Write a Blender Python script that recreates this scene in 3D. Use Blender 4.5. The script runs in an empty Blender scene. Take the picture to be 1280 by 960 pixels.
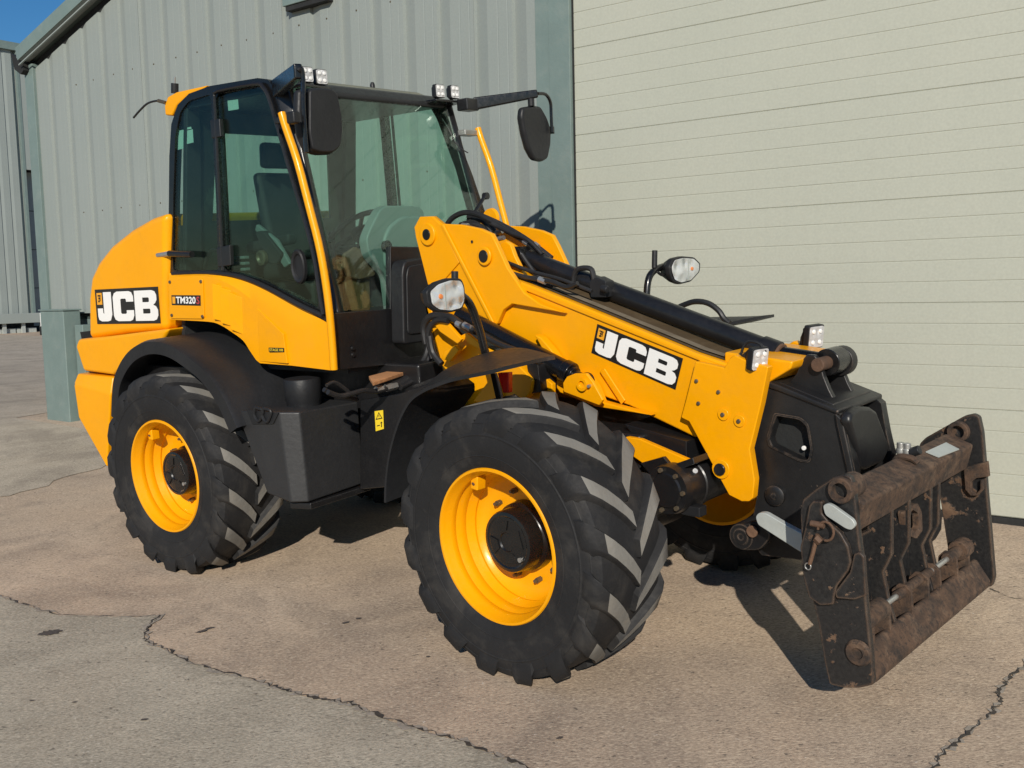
import bpy, bmesh, math, random
from mathutils import Vector, Matrix
from mathutils.geometry import tessellate_polygon
R=math.radians
random.seed(7)
sc=bpy.context.scene
col=sc.collection

# ------------------------------------------------------------------ camera
cd=bpy.data.cameras.new('camera'); cam=bpy.data.objects.new('camera',cd); col.objects.link(cam)
cam.matrix_world=Matrix([[0.999745, 0.022598, -0.0, 0.0], [-0.002189, 0.096823, -0.995299, 0.0], [-0.022492, 0.995045, 0.096848, 1.9304], [0, 0, 0, 1]])
cd.sensor_width=36; cd.lens=36*1242/1280; cd.clip_start=.05; cd.clip_end=2000
sc.camera=cam
# ------------------------------------------------------------------ sky, sun, exposure
SUN_EL=24.8; SUN_AZ=2.5      # the sun stands behind the camera
wd=bpy.data.worlds.new('World'); sc.world=wd; wd.use_nodes=True
wn=wd.node_tree.nodes; wl=wd.node_tree.links
sky=wn.new('ShaderNodeTexSky'); sky.sky_type='NISHITA'; sky.sun_disc=False
sky.sun_elevation=R(SUN_EL); sky.sun_rotation=R(180+SUN_AZ); sky.air_density=1.0; sky.dust_density=.0; sky.ozone_density=5.0
bg=wn['Background']; bg.inputs['Strength'].default_value=.055
hs=wn.new('ShaderNodeHueSaturation'); hs.inputs['Saturation'].default_value=1.22; hs.inputs['Value'].default_value=1.4
wl.new(sky.outputs[0],hs.inputs['Color']); wl.new(hs.outputs[0],bg.inputs['Color'])
sd=bpy.data.lights.new('sun','SUN'); sd.energy=4.6; sd.angle=R(.53); sd.color=(1,.93,.82)
sun=bpy.data.objects.new('sun',sd); col.objects.link(sun)
ld=Vector((math.sin(R(SUN_AZ))*math.cos(R(SUN_EL)),math.cos(R(SUN_AZ))*math.cos(R(SUN_EL)),-math.sin(R(SUN_EL))))
sun.rotation_euler=ld.to_track_quat('-Z','Y').to_euler(); sun.location=(0,-20,20)
vs=sc.view_settings; vs.view_transform='Standard'; vs.look='None'; vs.exposure=0; vs.gamma=1; vs.use_curve_mapping=False

# ------------------------------------------------------------------ materials
def nmat(name):
    m=bpy.data.materials.new(name); m.use_nodes=True
    nt=m.node_tree; return m,nt,nt.nodes,nt.links,nt.nodes['Principled BSDF']
def coords(N,L,scale=1.):
    t=N.new('ShaderNodeTexCoord'); mp=N.new('ShaderNodeMapping'); L.new(t.outputs['Object'],mp.inputs[0])
    mp.inputs['Scale'].default_value=(scale,)*3 if not hasattr(scale,'__len__') else scale
    return mp.outputs[0]
def noise(N,L,co,sc_,det=5,ro=.55,dist=0):
    n=N.new('ShaderNodeTexNoise'); n.inputs['Scale'].default_value=sc_; n.inputs['Detail'].default_value=det; n.inputs['Roughness'].default_value=ro
    n.inputs['Distortion'].default_value=dist
    L.new(co,n.inputs['Vector']); return n.outputs['Fac']
def ramp(N,L,f,stops):
    r=N.new('ShaderNodeValToRGB'); e=r.color_ramp.elements
    e[0].position,e[0].color=stops[0][0],(*stops[0][1],1) if hasattr(stops[0][1],'__len__') else ((stops[0][1],)*3+(1,))
    e[1].position,e[1].color=stops[-1][0],(*stops[-1][1],1) if hasattr(stops[-1][1],'__len__') else ((stops[-1][1],)*3+(1,))
    for pos,c in stops[1:-1]:
        x=e.new(pos); x.color=(*c,1) if hasattr(c,'__len__') else (c,c,c,1)
    L.new(f,r.inputs[0]); return r.outputs[0]
def mix(N,L,f,a,b,mode='MIX'):
    m=N.new('ShaderNodeMix'); m.data_type='RGBA'; m.blend_type=mode
    if hasattr(f,'links') or hasattr(f,'is_linked'): L.new(f,m.inputs[0])
    else: m.inputs[0].default_value=f
    for i,v in ((6,a),(7,b)):
        if hasattr(v,'is_linked'): L.new(v,m.inputs[i])
        else: m.inputs[i].default_value=(*v,1)
    return m.outputs[2]
def dens(row,m=4):
    row=[Vector(p) for p in row]; out=[]
    for i in range(len(row)-1):
        p0=row[max(i-1,0)];p1=row[i];p2=row[i+1];p3=row[min(i+2,len(row)-1)]
        for q in range(m):
            t=q/m; out.append(.5*((2*p1)+(p2-p0)*t+(2*p0-5*p1+4*p2-p3)*t*t+(3*p1-p0-3*p2+p3)*t**3))
    return out+[row[-1]]
def math_(N,L,op,a,b):
    m=N.new('ShaderNodeMath'); m.operation=op; m.use_clamp=True
    for i,v in ((0,a),(1,b)):
        if hasattr(v,'is_linked'): L.new(v,m.inputs[i])
        else: m.inputs[i].default_value=v
    return m.outputs[0]
def bump(N,L,h,st,dist,bs):
    b=N.new('ShaderNodeBump'); b.inputs['Strength'].default_value=st; b.inputs['Distance'].default_value=dist
    L.new(h,b.inputs['Height']); L.new(b.outputs[0],bs.inputs['Normal'])
def paint(name,c,rough=.35,coat=.25,var=.08,bumpd=.0006,dirt=(.22,.17,.11),dirtamt=.12,metal=0,spec=.5):
    m,nt,N,L,b=nmat(name)
    co=coords(N,L)
    n1=noise(N,L,co,3.5,6); n2=noise(N,L,co,45,4)
    v=ramp(N,L,n1,[(.3,tuple(x*(1-var) for x in c)),(.7,tuple(min(1,x*(1+var)) for x in c))])
    d=math_(N,L,'MULTIPLY',ramp(N,L,noise(N,L,co,7,8,.65,.4),[(.5,0.),(.8,1.)]),dirtamt)
    L.new(mix(N,L,d,v,dirt),b.inputs['Base Color'])
    L.new(ramp(N,L,n2,[(.3,max(rough-.06,.03)),(.75,rough+.1)]),b.inputs['Roughness'])
    b.inputs['Metallic'].default_value=metal; b.inputs['Coat Weight'].default_value=coat; b.inputs['Coat Roughness'].default_value=.12
    b.inputs['Specular IOR Level'].default_value=spec
    bump(N,L,noise(N,L,co,28,3),.35,bumpd*10,b)
    return m
M={}
M['yellow']=paint('yellow_paint',(.83,.348,.0008),.36,.10,.04,.0003,(.40,.20,.05),.16,spec=.28)
M['black']=paint('black_paint',(.0095,.0095,.0105),.36,.1,.2,.0004,(.05,.046,.042),.10)
M['gloss']=paint('gloss_black',(.006,.006,.0065),.27,.2,.2,.0002,(.05,.04,.03),.06)
M['plastic']=paint('black_plastic',(.0155,.0162,.018),.46,0,.15,.0004,(.06,.06,.058),.07,spec=.32)
M['hose']=paint('hose_rubber',(.014,.014,.015),.5,0,.2,.0003,(.12,.10,.08),.15)
M['rubber']=paint('tyre_rubber',(.016,.016,.017),.7,0,.25,.0008,(.13,.115,.095),.28,spec=.3)
M['lug']=paint('worn_tread',(.185,.177,.16),.85,0,.22,.001,(.20,.17,.13),.5,spec=.25)
M['steel']=paint('zinc_steel',(.45,.45,.43),.38,0,.2,.0004,(.25,.17,.10),.3,metal=.75)
M['silver']=paint('galvanised_bar',(.42,.45,.43),.5,0,.12,.0004,(.30,.27,.22),.25,metal=.2)
M['bolt']=paint('dull_bolt',(.16,.13,.09),.45,0,.3,.0004,(.2,.12,.06),.4,metal=.6)
M['rustpin']=paint('rusty_pin',(.13,.07,.04),.75,0,.5,.002,(.05,.035,.03),.6)
M['grey']=paint('cab_trim_grey',(.165,.20,.195),.55,0,.06,.0005,(.3,.28,.24),.1)
M['dark']=paint('dark_interior',(.02,.02,.021),.7,0,.2,.0005,(.08,.07,.06),.2)
M['wood']=paint('dusty_board',(.42,.20,.08),.85,0,.35,.002,(.25,.15,.09),.5)
M['white']=paint('decal_white',(.80,.80,.78),.4,.1,.02,.0001,(.6,.58,.5),.05)
M['decalblack']=paint('decal_black',(.012,.012,.012),.35,.1,.05,.0001,(.1,.08,.06),.03)
M['decalyellow']=paint('decal_yellow',(.80,.36,.02),.4,.1,.03,.0001,(.4,.3,.1),.05)
M['sticker']=paint('warning_yellow',(.82,.60,.03),.4,.1,.03,.0001,(.4,.3,.1),.05)
M['red']=paint('red_reflector',(.75,.015,.01),.3,.4,.03,.0002,(.3,.05,.03),.05)
M['redtext']=paint('decal_red',(.45,.05,.05),.4,.1,.03,.0001,(.3,.05,.03),.05)
M['paper']=paint('paper_label',(.50,.66,.62),.6,0,.04,.0002,(.4,.4,.35),.1)
M['amber']=paint('amber_bulb',(.75,.22,.05),.25,.4,.1,.0003,(.4,.2,.1),.05)
M['trim']=paint('green_grey_trim',(.152,.205,.192),.5,.05,.06,.0006,(.30,.30,.27),.22)
M['dgap']=paint('dark_gap',(.012,.013,.013),.8,0,.2,.001,(.05,.05,.05),.2)

def rim_mat():
    m=paint('rim_yellow',(.83,.348,.0008),.34,.12,.03,.0003,(.45,.20,.03),.08,spec=.3); N=m.node_tree.nodes; L=m.node_tree.links; b=N['Principled BSDF']
    src=b.inputs['Base Color'].links[0].from_socket; co=coords(N,L)
    k=ramp(N,L,noise(N,L,co,16,8,.7,.3),[(.70,0.),(.715,1.)])
    L.new(mix(N,L,k,src,(.03,.02,.015)),b.inputs['Base Color']); return m
M['rim']=rim_mat()
M['bulkhead']=paint('dirty_brown_panel',(.10,.055,.02),.7,0,.5,.002,(.03,.025,.02),.5)
def rust_mat():
    m,nt,N,L,b=nmat('rusty_black_steel')
    co=coords(N,L)
    bv=N.new('ShaderNodeBevel'); bv.samples=4; bv.inputs['Radius'].default_value=.018
    g=N.new('ShaderNodeNewGeometry')
    vm=N.new('ShaderNodeVectorMath'); vm.operation='DOT_PRODUCT'; L.new(bv.outputs[0],vm.inputs[0]); L.new(g.outputs['Normal'],vm.inputs[1])
    edge=ramp(N,L,vm.outputs['Value'],[(.80,1.),(.985,0.)])
    n1=noise(N,L,co,9,10,.62,.6); n2=noise(N,L,co,60,6,.6)
    big=ramp(N,L,noise(N,L,co,4.2,9,.66,.3),[(.635,0.),(.66,1.)])
    spots=ramp(N,L,noise(N,L,co,21,6,.6),[(.63,0.),(.66,1.)])
    e=math_(N,L,'MULTIPLY',edge,ramp(N,L,n1,[(.33,0.),(.46,1.)]))
    mask=math_(N,L,'MAXIMUM',math_(N,L,'MAXIMUM',big,spots),e)
    rc=ramp(N,L,n1,[(.3,(.04,.025,.017)),(.5,(.115,.066,.038)),(.72,(.19,.125,.08))])
    bc=ramp(N,L,n2,[(.3,(.009,.009,.010)),(.8,(.028,.027,.026))])
    L.new(mix(N,L,mask,bc,rc),b.inputs['Base Color'])
    L.new(ramp(N,L,mask,[(0,.42),(1,.9)]),b.inputs['Roughness'])
    h=mix(N,L,.5,mask,n2); bump(N,L,h,.6,.004,b)
    return m
M['rust']=rust_mat()
def rusty(name,cols,sc_=9,black=0):
    m,nt,N,L,b=nmat(name); co=coords(N,L)
    n1=noise(N,L,co,sc_,10,.66,.8); n2=noise(N,L,co,sc_*9,6,.6)
    c=ramp(N,L,n1,[(.28,cols[0]),(.5,cols[1]),(.72,cols[2])])
    c=mix(N,L,math_(N,L,'MULTIPLY',n2,.5),c,cols[1])
    if black:
        k=ramp(N,L,noise(N,L,co,sc_*1.3,9,.7,.5),[(.44,0.),(.66,1.)]); c=mix(N,L,math_(N,L,'MULTIPLY',k,black),c,(.014,.012,.011))
        k2=ramp(N,L,noise(N,L,co,sc_*5,7,.7,.3),[(.53,0.),(.60,1.)]); c=mix(N,L,math_(N,L,'MULTIPLY',k2,black*.8),c,(.02,.016,.014))
    L.new(c,b.inputs['Base Color'])
    b.inputs['Roughness'].default_value=.85; bump(N,L,mix(N,L,.5,n1,n2),.8,.006,b); return m
M['rustall']=rusty('brown_rust',[(.032,.021,.015),(.092,.053,.032),(.18,.12,.078)],9,.85)
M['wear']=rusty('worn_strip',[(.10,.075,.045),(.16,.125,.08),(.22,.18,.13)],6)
M['topshade']=rusty('boom_top_shade',[(.045,.028,.010),(.075,.047,.018),(.12,.085,.045)],6)  # brown tones that paint the shade below the tilt cylinder
M['roofdust']=paint('dusty_roof',(.17,.175,.13),.6,0,.2,.0005,(.25,.22,.15),.3)
def chipped():
    m,nt,N,L,b=nmat('chipped_black_steel'); co=coords(N,L)
    bv=N.new('ShaderNodeBevel'); bv.samples=4; bv.inputs['Radius'].default_value=.010
    g=N.new('ShaderNodeNewGeometry')
    vm=N.new('ShaderNodeVectorMath'); vm.operation='DOT_PRODUCT'; L.new(bv.outputs[0],vm.inputs[0]); L.new(g.outputs['Normal'],vm.inputs[1])
    edge=ramp(N,L,vm.outputs['Value'],[(.82,1.),(.98,0.)])
    n1=noise(N,L,co,14,9,.62,.5); e=math_(N,L,'MULTIPLY',edge,ramp(N,L,n1,[(.42,0.),(.56,1.)]))
    sp=ramp(N,L,noise(N,L,co,26,5,.6),[(.70,0.),(.73,1.)])
    mask=math_(N,L,'MAXIMUM',e,sp)
    n2=noise(N,L,co,5,6)
    bc=ramp(N,L,n2,[(.3,(.008,.008,.009)),(.75,(.016,.016,.016))])
    L.new(mix(N,L,mask,bc,(.13,.095,.072)),b.inputs['Base Color'])
    L.new(ramp(N,L,n2,[(.3,.34),(.8,.55)]),b.inputs['Roughness']); bump(N,L,noise(N,L,co,40,4),.3,.003,b); return m
M['head']=chipped()

def glass(name,tint,refl=1.0,rough=.0):
    m,nt,N,L,b=nmat(name); out=N['Material Output']; N.remove(b)
    t=N.new('ShaderNodeBsdfTransparent'); t.inputs[0].default_value=(*tint,1)
    g=N.new('ShaderNodeBsdfGlossy'); g.inputs['Roughness'].default_value=.02; g.inputs['Color'].default_value=(.9,.95,.93,1)
    lw=N.new('ShaderNodeLayerWeight'); lw.inputs['Blend'].default_value=.5
    pw=math_(N,L,'POWER',lw.outputs['Facing'],5.0); fr_=math_(N,L,'ADD',math_(N,L,'MULTIPLY',pw,.90),.035)
    co=coords(N,L)
    d=N.new('ShaderNodeBsdfDiffuse'); d.inputs['Color'].default_value=(.42,.44,.40,1)
    mx=N.new('ShaderNodeMixShader'); L.new(math_(N,L,'MULTIPLY',fr_,refl),mx.inputs[0]); L.new(t.outputs[0],mx.inputs[1]); L.new(g.outputs[0],mx.inputs[2])
    dust=math_(N,L,'MULTIPLY',ramp(N,L,noise(N,L,co,4,8,.7,.5),[(.4,.10),(.8,1.)]),.011)
    m2=N.new('ShaderNodeMixShader'); L.new(dust,m2.inputs[0]); L.new(mx.outputs[0],m2.inputs[1]); L.new(d.outputs[0],m2.inputs[2])
    L.new(m2.outputs[0],out.inputs[0]); return m
M['glass']=glass('tinted_cab_glass',(.80,.925,.875))
M['side_glass']=glass('dark_side_glass',(.70,.83,.78))
M['tank']=paint('tank_plastic',(.019,.0195,.021),.50,0,.12,.0004,(.06,.06,.058),.08,spec=.6)
M['lens']=glass('clear_lamp_lens',(.97,.975,.975))
def reflector():
    m,nt,N,L,b=nmat('lamp_reflector'); co=coords(N,L)
    v=N.new('ShaderNodeTexVoronoi'); v.inputs['Scale'].default_value=15; v.feature='SMOOTH_F1'; L.new(co,v.inputs['Vector'])
    b.inputs['Metallic'].default_value=.35; b.inputs['Base Color'].default_value=(.74,.745,.75,1); b.inputs['Roughness'].default_value=.22
    bump(N,L,v.outputs['Distance'],.8,.05,b); return m
M['reflector']=reflector()
def led():
    m,nt,N,L,b=nmat('led_lens'); co=coords(N,L)
    v=N.new('ShaderNodeTexVoronoi'); v.inputs['Scale'].default_value=38; L.new(co,v.inputs['Vector'])
    L.new(ramp(N,L,v.outputs['Distance'],[(.1,.8),(.5,.5)]),b.inputs['Base Color']); b.inputs['Roughness'].default_value=.35; b.inputs['Metallic'].default_value=.15
    bump(N,L,v.outputs['Distance'],.5,.01,b); return m
M['led']=led()

def cladding(name,c1,c2,streak):
    m,nt,N,L,b=nmat(name)
    co=coords(N,L,(1,1,1)); cs=coords(N,L,(9,9,.18))
    n=noise(N,L,co,1.1,6); s=noise(N,L,cs,3,5,.6)
    base=mix(N,L,ramp(N,L,n,[(.35,0.),(.65,1.)]),c1,c2)
    fine=noise(N,L,co,60,5)
    base=mix(N,L,math_(N,L,'MULTIPLY',ramp(N,L,s,[(.45,0.),(.8,1.)]),streak),base,(.29,.285,.265))
    spk=ramp(N,L,noise(N,L,co,34,4,.5),[(.775,0.),(.79,1.)])
    base=mix(N,L,math_(N,L,'MULTIPLY',spk,.5),base,(.12,.11,.10))
    L.new(mix(N,L,.12,base,fine,'OVERLAY'),b.inputs['Base Color'])
    b.inputs['Roughness'].default_value=.48
    bump(N,L,noise(N,L,co,5,3),.25,.006,b); return m
M['clad']=cladding('grey_green_cladding',(.240,.270,.254),(.254,.283,.266),.16)
M['clad2']=cladding('far_grey_cladding',(.265,.30,.282),(.28,.315,.297),.15)
M['door']=cladding('pale_green_door',(.405,.418,.352),(.420,.43,.362),.06)

def concrete(name,ca,cb,cc,stain):
    m,nt,N,L,b=nmat(name)
    t=N.new('ShaderNodeTexCoord').outputs['Object']
    def mp(rot,sc_):
        q=N.new('ShaderNodeMapping'); L.new(t,q.inputs[0]); q.inputs['Rotation'].default_value=(0,0,rot); q.inputs['Scale'].default_value=sc_; return q.outputs[0]
    big=noise(N,L,t,.55,7,.6,.6); mid=noise(N,L,t,3.2,8,.62,.3); fine=noise(N,L,t,70,6,.7); grit=noise(N,L,t,230,3,.7)
    brush=noise(N,L,mp(R(-12),(7,30,5)),1.6,6,.68,.6); pits=noise(N,L,mp(R(-10),(1,1.7,1)),30,6,.66,.2); grain=noise(N,L,mp(R(-14),(1,2.2,1)),62,5,.66,.2)
    c=ramp(N,L,big,[(.30,ca),(.52,cb),(.70,cc)])
    c=mix(N,L,math_(N,L,'MULTIPLY',ramp(N,L,mid,[(.42,0.),(.72,1.)]),.6),c,stain)
    patch=ramp(N,L,noise(N,L,t,1.3,8,.6,.8),[(.48,0.),(.66,1.)])
    c=mix(N,L,math_(N,L,'MULTIPLY',patch,.6),c,tuple(x*.70 for x in stain))
    c=mix(N,L,math_(N,L,'MULTIPLY',ramp(N,L,noise(N,L,t,.9,6,.6,1.2),[(.5,0.),(.7,1.)]),.4),c,(cc[0]*.95,cc[1]*.90,cc[2]*.86))
    c=mix(N,L,math_(N,L,'MULTIPLY',ramp(N,L,grain,[(.36,1.),(.50,0.)]),.55),c,tuple(x*.42 for x in stain))
    c=mix(N,L,math_(N,L,'MULTIPLY',ramp(N,L,grain,[(.52,0.),(.66,1.)]),.46),c,tuple(min(.85,x*1.45) for x in cc))
    c=mix(N,L,math_(N,L,'MULTIPLY',ramp(N,L,pits,[(.33,1.),(.39,0.)]),.85),c,(.10,.085,.07))
    c=mix(N,L,math_(N,L,'MULTIPLY',ramp(N,L,pits,[(.655,0.),(.69,1.)]),.7),c,(.82,.74,.63))
    c=mix(N,L,math_(N,L,'MULTIPLY',ramp(N,L,brush,[(.28,1.),(.5,0.)]),.22),c,(.18,.15,.12))
    oil=ramp(N,L,noise(N,L,t,2.4,7,.55,.2),[(.72,0.),(.78,1.)])
    c=mix(N,L,math_(N,L,'MULTIPLY',oil,.45),c,(.10,.085,.075))
    L.new(c,b.inputs['Base Color']); b.inputs['Roughness'].default_value=.92; b.inputs['Specular IOR Level'].default_value=.25
    h=mix(N,L,.5,pits,mix(N,L,.5,grain,grit)); bump(N,L,h,.55,.012,b); return m
M['concrete']=concrete('tan_concrete',(.42,.322,.238),(.54,.415,.30),(.64,.495,.36),(.40,.31,.238))
M['grey_concrete']=concrete('grey_concrete',(.40,.35,.27),(.47,.412,.32),(.54,.475,.37),(.36,.315,.245))
M['tarmac']=concrete('worn_tarmac',(.43,.365,.28),(.50,.425,.325),(.56,.48,.37),(.36,.30,.235))
M['crack']=rusty('crack_dirt',[(.03,.025,.02),(.06,.05,.04),(.11,.09,.07)],25)
M['rubble']=rusty('crack_edge',[(.20,.17,.14),(.36,.31,.25),(.50,.44,.37)],40)
M['stain']=rusty('oil_stain',[(.05,.043,.037),(.085,.07,.06),(.14,.115,.095)],12)

# ------------------------------------------------------------------ mesh helpers
class G:
    """collects polygons for ONE mesh object"""
    def __init__(s): s.v=[];s.f=[];s.m=[]; s.mi=0
    def add(s,V,F):
        o=len(s.v); s.v+= [tuple(v) for v in V]; s.f+=[tuple(i+o for i in f) for f in F]; s.m+=[s.mi]*len(F); return s
    def prism(s,P,d,holes=()):
        d=Vector(d); P=[Vector(p) for p in P]
        rings=[P]+[[Vector(p) for p in h] for h in holes]
        allp=[p for r in rings for p in r]; n=len(allp)
        V=allp+[p+d for p in allp]; F=[]
        if holes:
            for t in tessellate_polygon(rings):
                F.append(t); F.append(tuple(i+n for i in reversed(t)))
        else:
            F.append(tuple(range(n))); F.append(tuple(range(2*n-1,n-1,-1)))
        o=0
        for r in rings:
            k=len(r)
            for i in range(k):
                a,b=o+i,o+(i+1)%k; F.append((a,b,b+n,a+n))
            o+=k
        return s.add(V,F)
    def sheet(s,P): return s.add(P,[tuple(range(len(P)))])
    def box(s,lo,hi):
        x0,y0,z0=lo;x1,y1,z1=hi
        return s.prism([(x0,y0,z0),(x1,y0,z0),(x1,y1,z0),(x0,y1,z0)],(0,0,z1-z0))
    def hull(s,P):
        bm=bmesh.new(); vs_=[bm.verts.new(p) for p in P]
        r=bmesh.ops.convex_hull(bm,input=vs_)
        bmesh.ops.delete(bm,geom=[v for v in bm.verts if not v.link_faces],context='VERTS')
        bmesh.ops.dissolve_limit(bm,angle_limit=R(1.5),verts=bm.verts,edges=bm.edges)
        bm.verts.index_update(); s.add([v.co.copy() for v in bm.verts],[[v.index for v in f.verts] for f in bm.faces]); bm.free(); return s
    def cyl(s,a,b,r0,r1=None,n=24,cap=True):
        a,b=Vector(a),Vector(b); r1=r0 if r1 is None else r1
        d=(b-a).normalized(); u=d.orthogonal().normalized(); w=d.cross(u)
        V=[];F=[]
        for c,r in ((a,r0),(b,r1)):
            V+=[c+r*(math.cos(2*math.pi*i/n)*u+math.sin(2*math.pi*i/n)*w) for i in range(n)]
        F=[(i,(i+1)%n,n+(i+1)%n,n+i) for i in range(n)]
        if cap: F+=[tuple(range(n-1,-1,-1)),tuple(range(n,2*n))]
        return s.add(V,F)
    def lathe(s,a,d,prof,n=48,closed=False):
        """prof: list of (distance along d, radius)"""
        a=Vector(a); d=Vector(d).normalized(); u=d.orthogonal().normalized(); w=d.cross(u)
        V=[];F=[]
        for h,r in prof:
            V+=[a+d*h+r*(math.cos(2*math.pi*i/n)*u+math.sin(2*math.pi*i/n)*w) for i in range(n)]
        k=len(prof)
        for j in range(k-1 if not closed else k):
            j2=(j+1)%k
            for i in range(n):
                i2=(i+1)%n; F.append((j*n+i,j*n+i2,j2*n+i2,j2*n+i))
        return s.add(V,F)
    def tube(s,path,r,n=10,smooth=4,cap=True):
        P=[Vector(p) for p in path]
        if smooth and len(P)>2:
            Q=[]
            for i in range(len(P)-1):
                p0=P[max(i-1,0)];p1=P[i];p2=P[i+1];p3=P[min(i+2,len(P)-1)]
                for k in range(smooth):
                    t=k/smooth
                    Q.append(.5*((2*p1)+(p2-p0)*t+(2*p0-5*p1+4*p2-p3)*t*t+(3*p1-p0-3*p2+p3)*t**3))
            Q.append(P[-1]); P=Q
        V=[];F=[];m=len(P); u=None
        for i,p in enumerate(P):
            d=(P[min(i+1,m-1)]-P[max(i-1,0)]).normalized()
            if u is None: u=d.orthogonal().normalized()
            else:
                u=(u-d*u.dot(d)); u=u.normalized() if u.length>1e-6 else d.orthogonal().normalized()
            w=d.cross(u); rr=r[min(i*len(r)//m,len(r)-1)] if hasattr(r,'__len__') else r
            V+=[p+rr*(math.cos(2*math.pi*k/n)*u+math.sin(2*math.pi*k/n)*w) for k in range(n)]
        for i in range(m-1):
            for k in range(n):
                k2=(k+1)%n; F.append((i*n+k,i*n+k2,(i+1)*n+k2,(i+1)*n+k))
        if cap: F+=[tuple(range(n-1,-1,-1)),tuple(range((m-1)*n,m*n))]
        return s.add(V,F)
    def mirror(s):
        g=G(); g.v=[(x,-y,z) for x,y,z in s.v]; g.f=[tuple(reversed(f)) for f in s.f]; g.m=list(s.m); return g
FRM=Matrix([[0.995153, 0.098341, -0.0, 2.77805], [-0.098341, 0.995153, -0.0, -0.13693], [-0.0, 0.0, 1.0, -0.0], [0, 0, 0, 1]])
def make(name,g,mats,parent=None,fr='R',bev=0,seg=2,ang=38,smooth=True):
    me=bpy.data.meshes.new(name); me.from_pydata([tuple(v) for v in g.v],[],g.f)
    for i,p in enumerate(me.polygons): p.material_index=g.m[i]
    mats=mats if isinstance(mats,(list,tuple)) else [mats]
    for m in mats: me.materials.append(M[m] if isinstance(m,str) else m)
    bm=bmesh.new(); bm.from_mesh(me)
    bmesh.ops.remove_doubles(bm,verts=bm.verts,dist=1e-5)
    bmesh.ops.recalc_face_normals(bm,faces=bm.faces)
    if bev:
        ed=[e for e in bm.edges if len(e.link_faces)==2 and e.calc_face_angle(0)>R(ang)]
        bmesh.ops.bevel(bm,geom=ed,offset=bev,segments=seg,profile=.5,affect='EDGES',clamp_overlap=True)
    bm.to_mesh(me); bm.free()
    if smooth:
        me.polygons.foreach_set('use_smooth',[True]*len(me.polygons)); me.set_sharp_from_angle(angle=R(ang if not bev else 50))
    o=bpy.data.objects.new(name,me); col.objects.link(o)
    if bev and smooth:
        w=o.modifiers.new('wn','WEIGHTED_NORMAL'); w.keep_sharp=True
    if parent is not None:
        o.parent=parent
        if fr=='F' and parent is TH: o.matrix_basis=FRM.copy()
    return o
def empty(name,mat=None):
    o=bpy.data.objects.new(name,None); col.objects.link(o); o.empty_display_size=.2
    if mat is not None: o.matrix_basis=mat
    return o
def tag(o,label,cat,group=None):
    o['label']=label; o['category']=cat
    if group: o['group']=group
    return o
def rnd(P,r,n=4):
    """round the corners of a polygon"""
    P=[Vector(p) for p in P]; out=[]; k=len(P)
    for i in range(k):
        a,b,c=P[i-1],P[i],P[(i+1)%k]
        d1=(a-b);d2=(c-b); L1,L2=d1.length,d2.length
        if L1<1e-6 or L2<1e-6: out.append(b); continue
        t=min(r,L1*.45,L2*.45); p=b+d1/L1*t; q=b+d2/L2*t
        for j in range(n+1):
            s_=j/n; out.append(p*(1-s_)**2+2*b*s_*(1-s_)+q*s_*s_)
    return out
def offy(P,dy): return [(p[0],p[1]+dy,p[2]) for p in P]
def sety(P,y): return [(p[0],y,p[2]) for p in P]
def shrink(P,f):
    c=sum((Vector(p) for p in P),Vector())/len(P); return [c+(Vector(p)-c)*f for p in P]
def ring(c,r,n=24,ax='y'):
    c=Vector(c); return [c+Vector((r*math.cos(2*math.pi*i/n),0,r*math.sin(2*math.pi*i/n))) for i in range(n)]

# lettering on flat plates: unit coordinates mapped to the plate's four corners
def quadmap(c4):
    a,b,c,d=[Vector(p) for p in c4]      # top left, top right, bottom right, bottom left
    return lambda u,v: (d*(1-u)+c*u)*(1-v)+(a*(1-u)+b*u)*v
LET={'J':([(.135,.915),(.265,.915),(.265,.27),(.235,.10),(.19,.075),(.09,.075),(.045,.12),(.032,.22),(.032,.45),(.118,.45),(.118,.32),(.135,.285),(.135,.5)],[]),
 'C':([(.615,.62),(.615,.76),(.59,.88),(.55,.915),(.36,.915),(.315,.87),(.292,.76),(.292,.23),(.315,.12),(.36,.075),(.55,.075),(.59,.11),(.615,.23),(.615,.38),(.502,.38),(.502,.31),(.49,.28),(.425,.28),(.41,.31),(.41,.68),(.425,.71),(.49,.71),(.502,.68),(.502,.62)],[]),
 'B':([(.635,.915),(.90,.915),(.945,.88),(.968,.78),(.968,.64),(.945,.56),(.915,.51),(.955,.47),(.98,.37),(.98,.22),(.955,.11),(.91,.075),(.635,.075)],
   [[(.755,.72),(.845,.72),(.856,.70),(.856,.61),(.845,.59),(.755,.59)],[(.755,.41),(.855,.41),(.867,.39),(.867,.295),(.855,.275),(.755,.275)]])}
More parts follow.
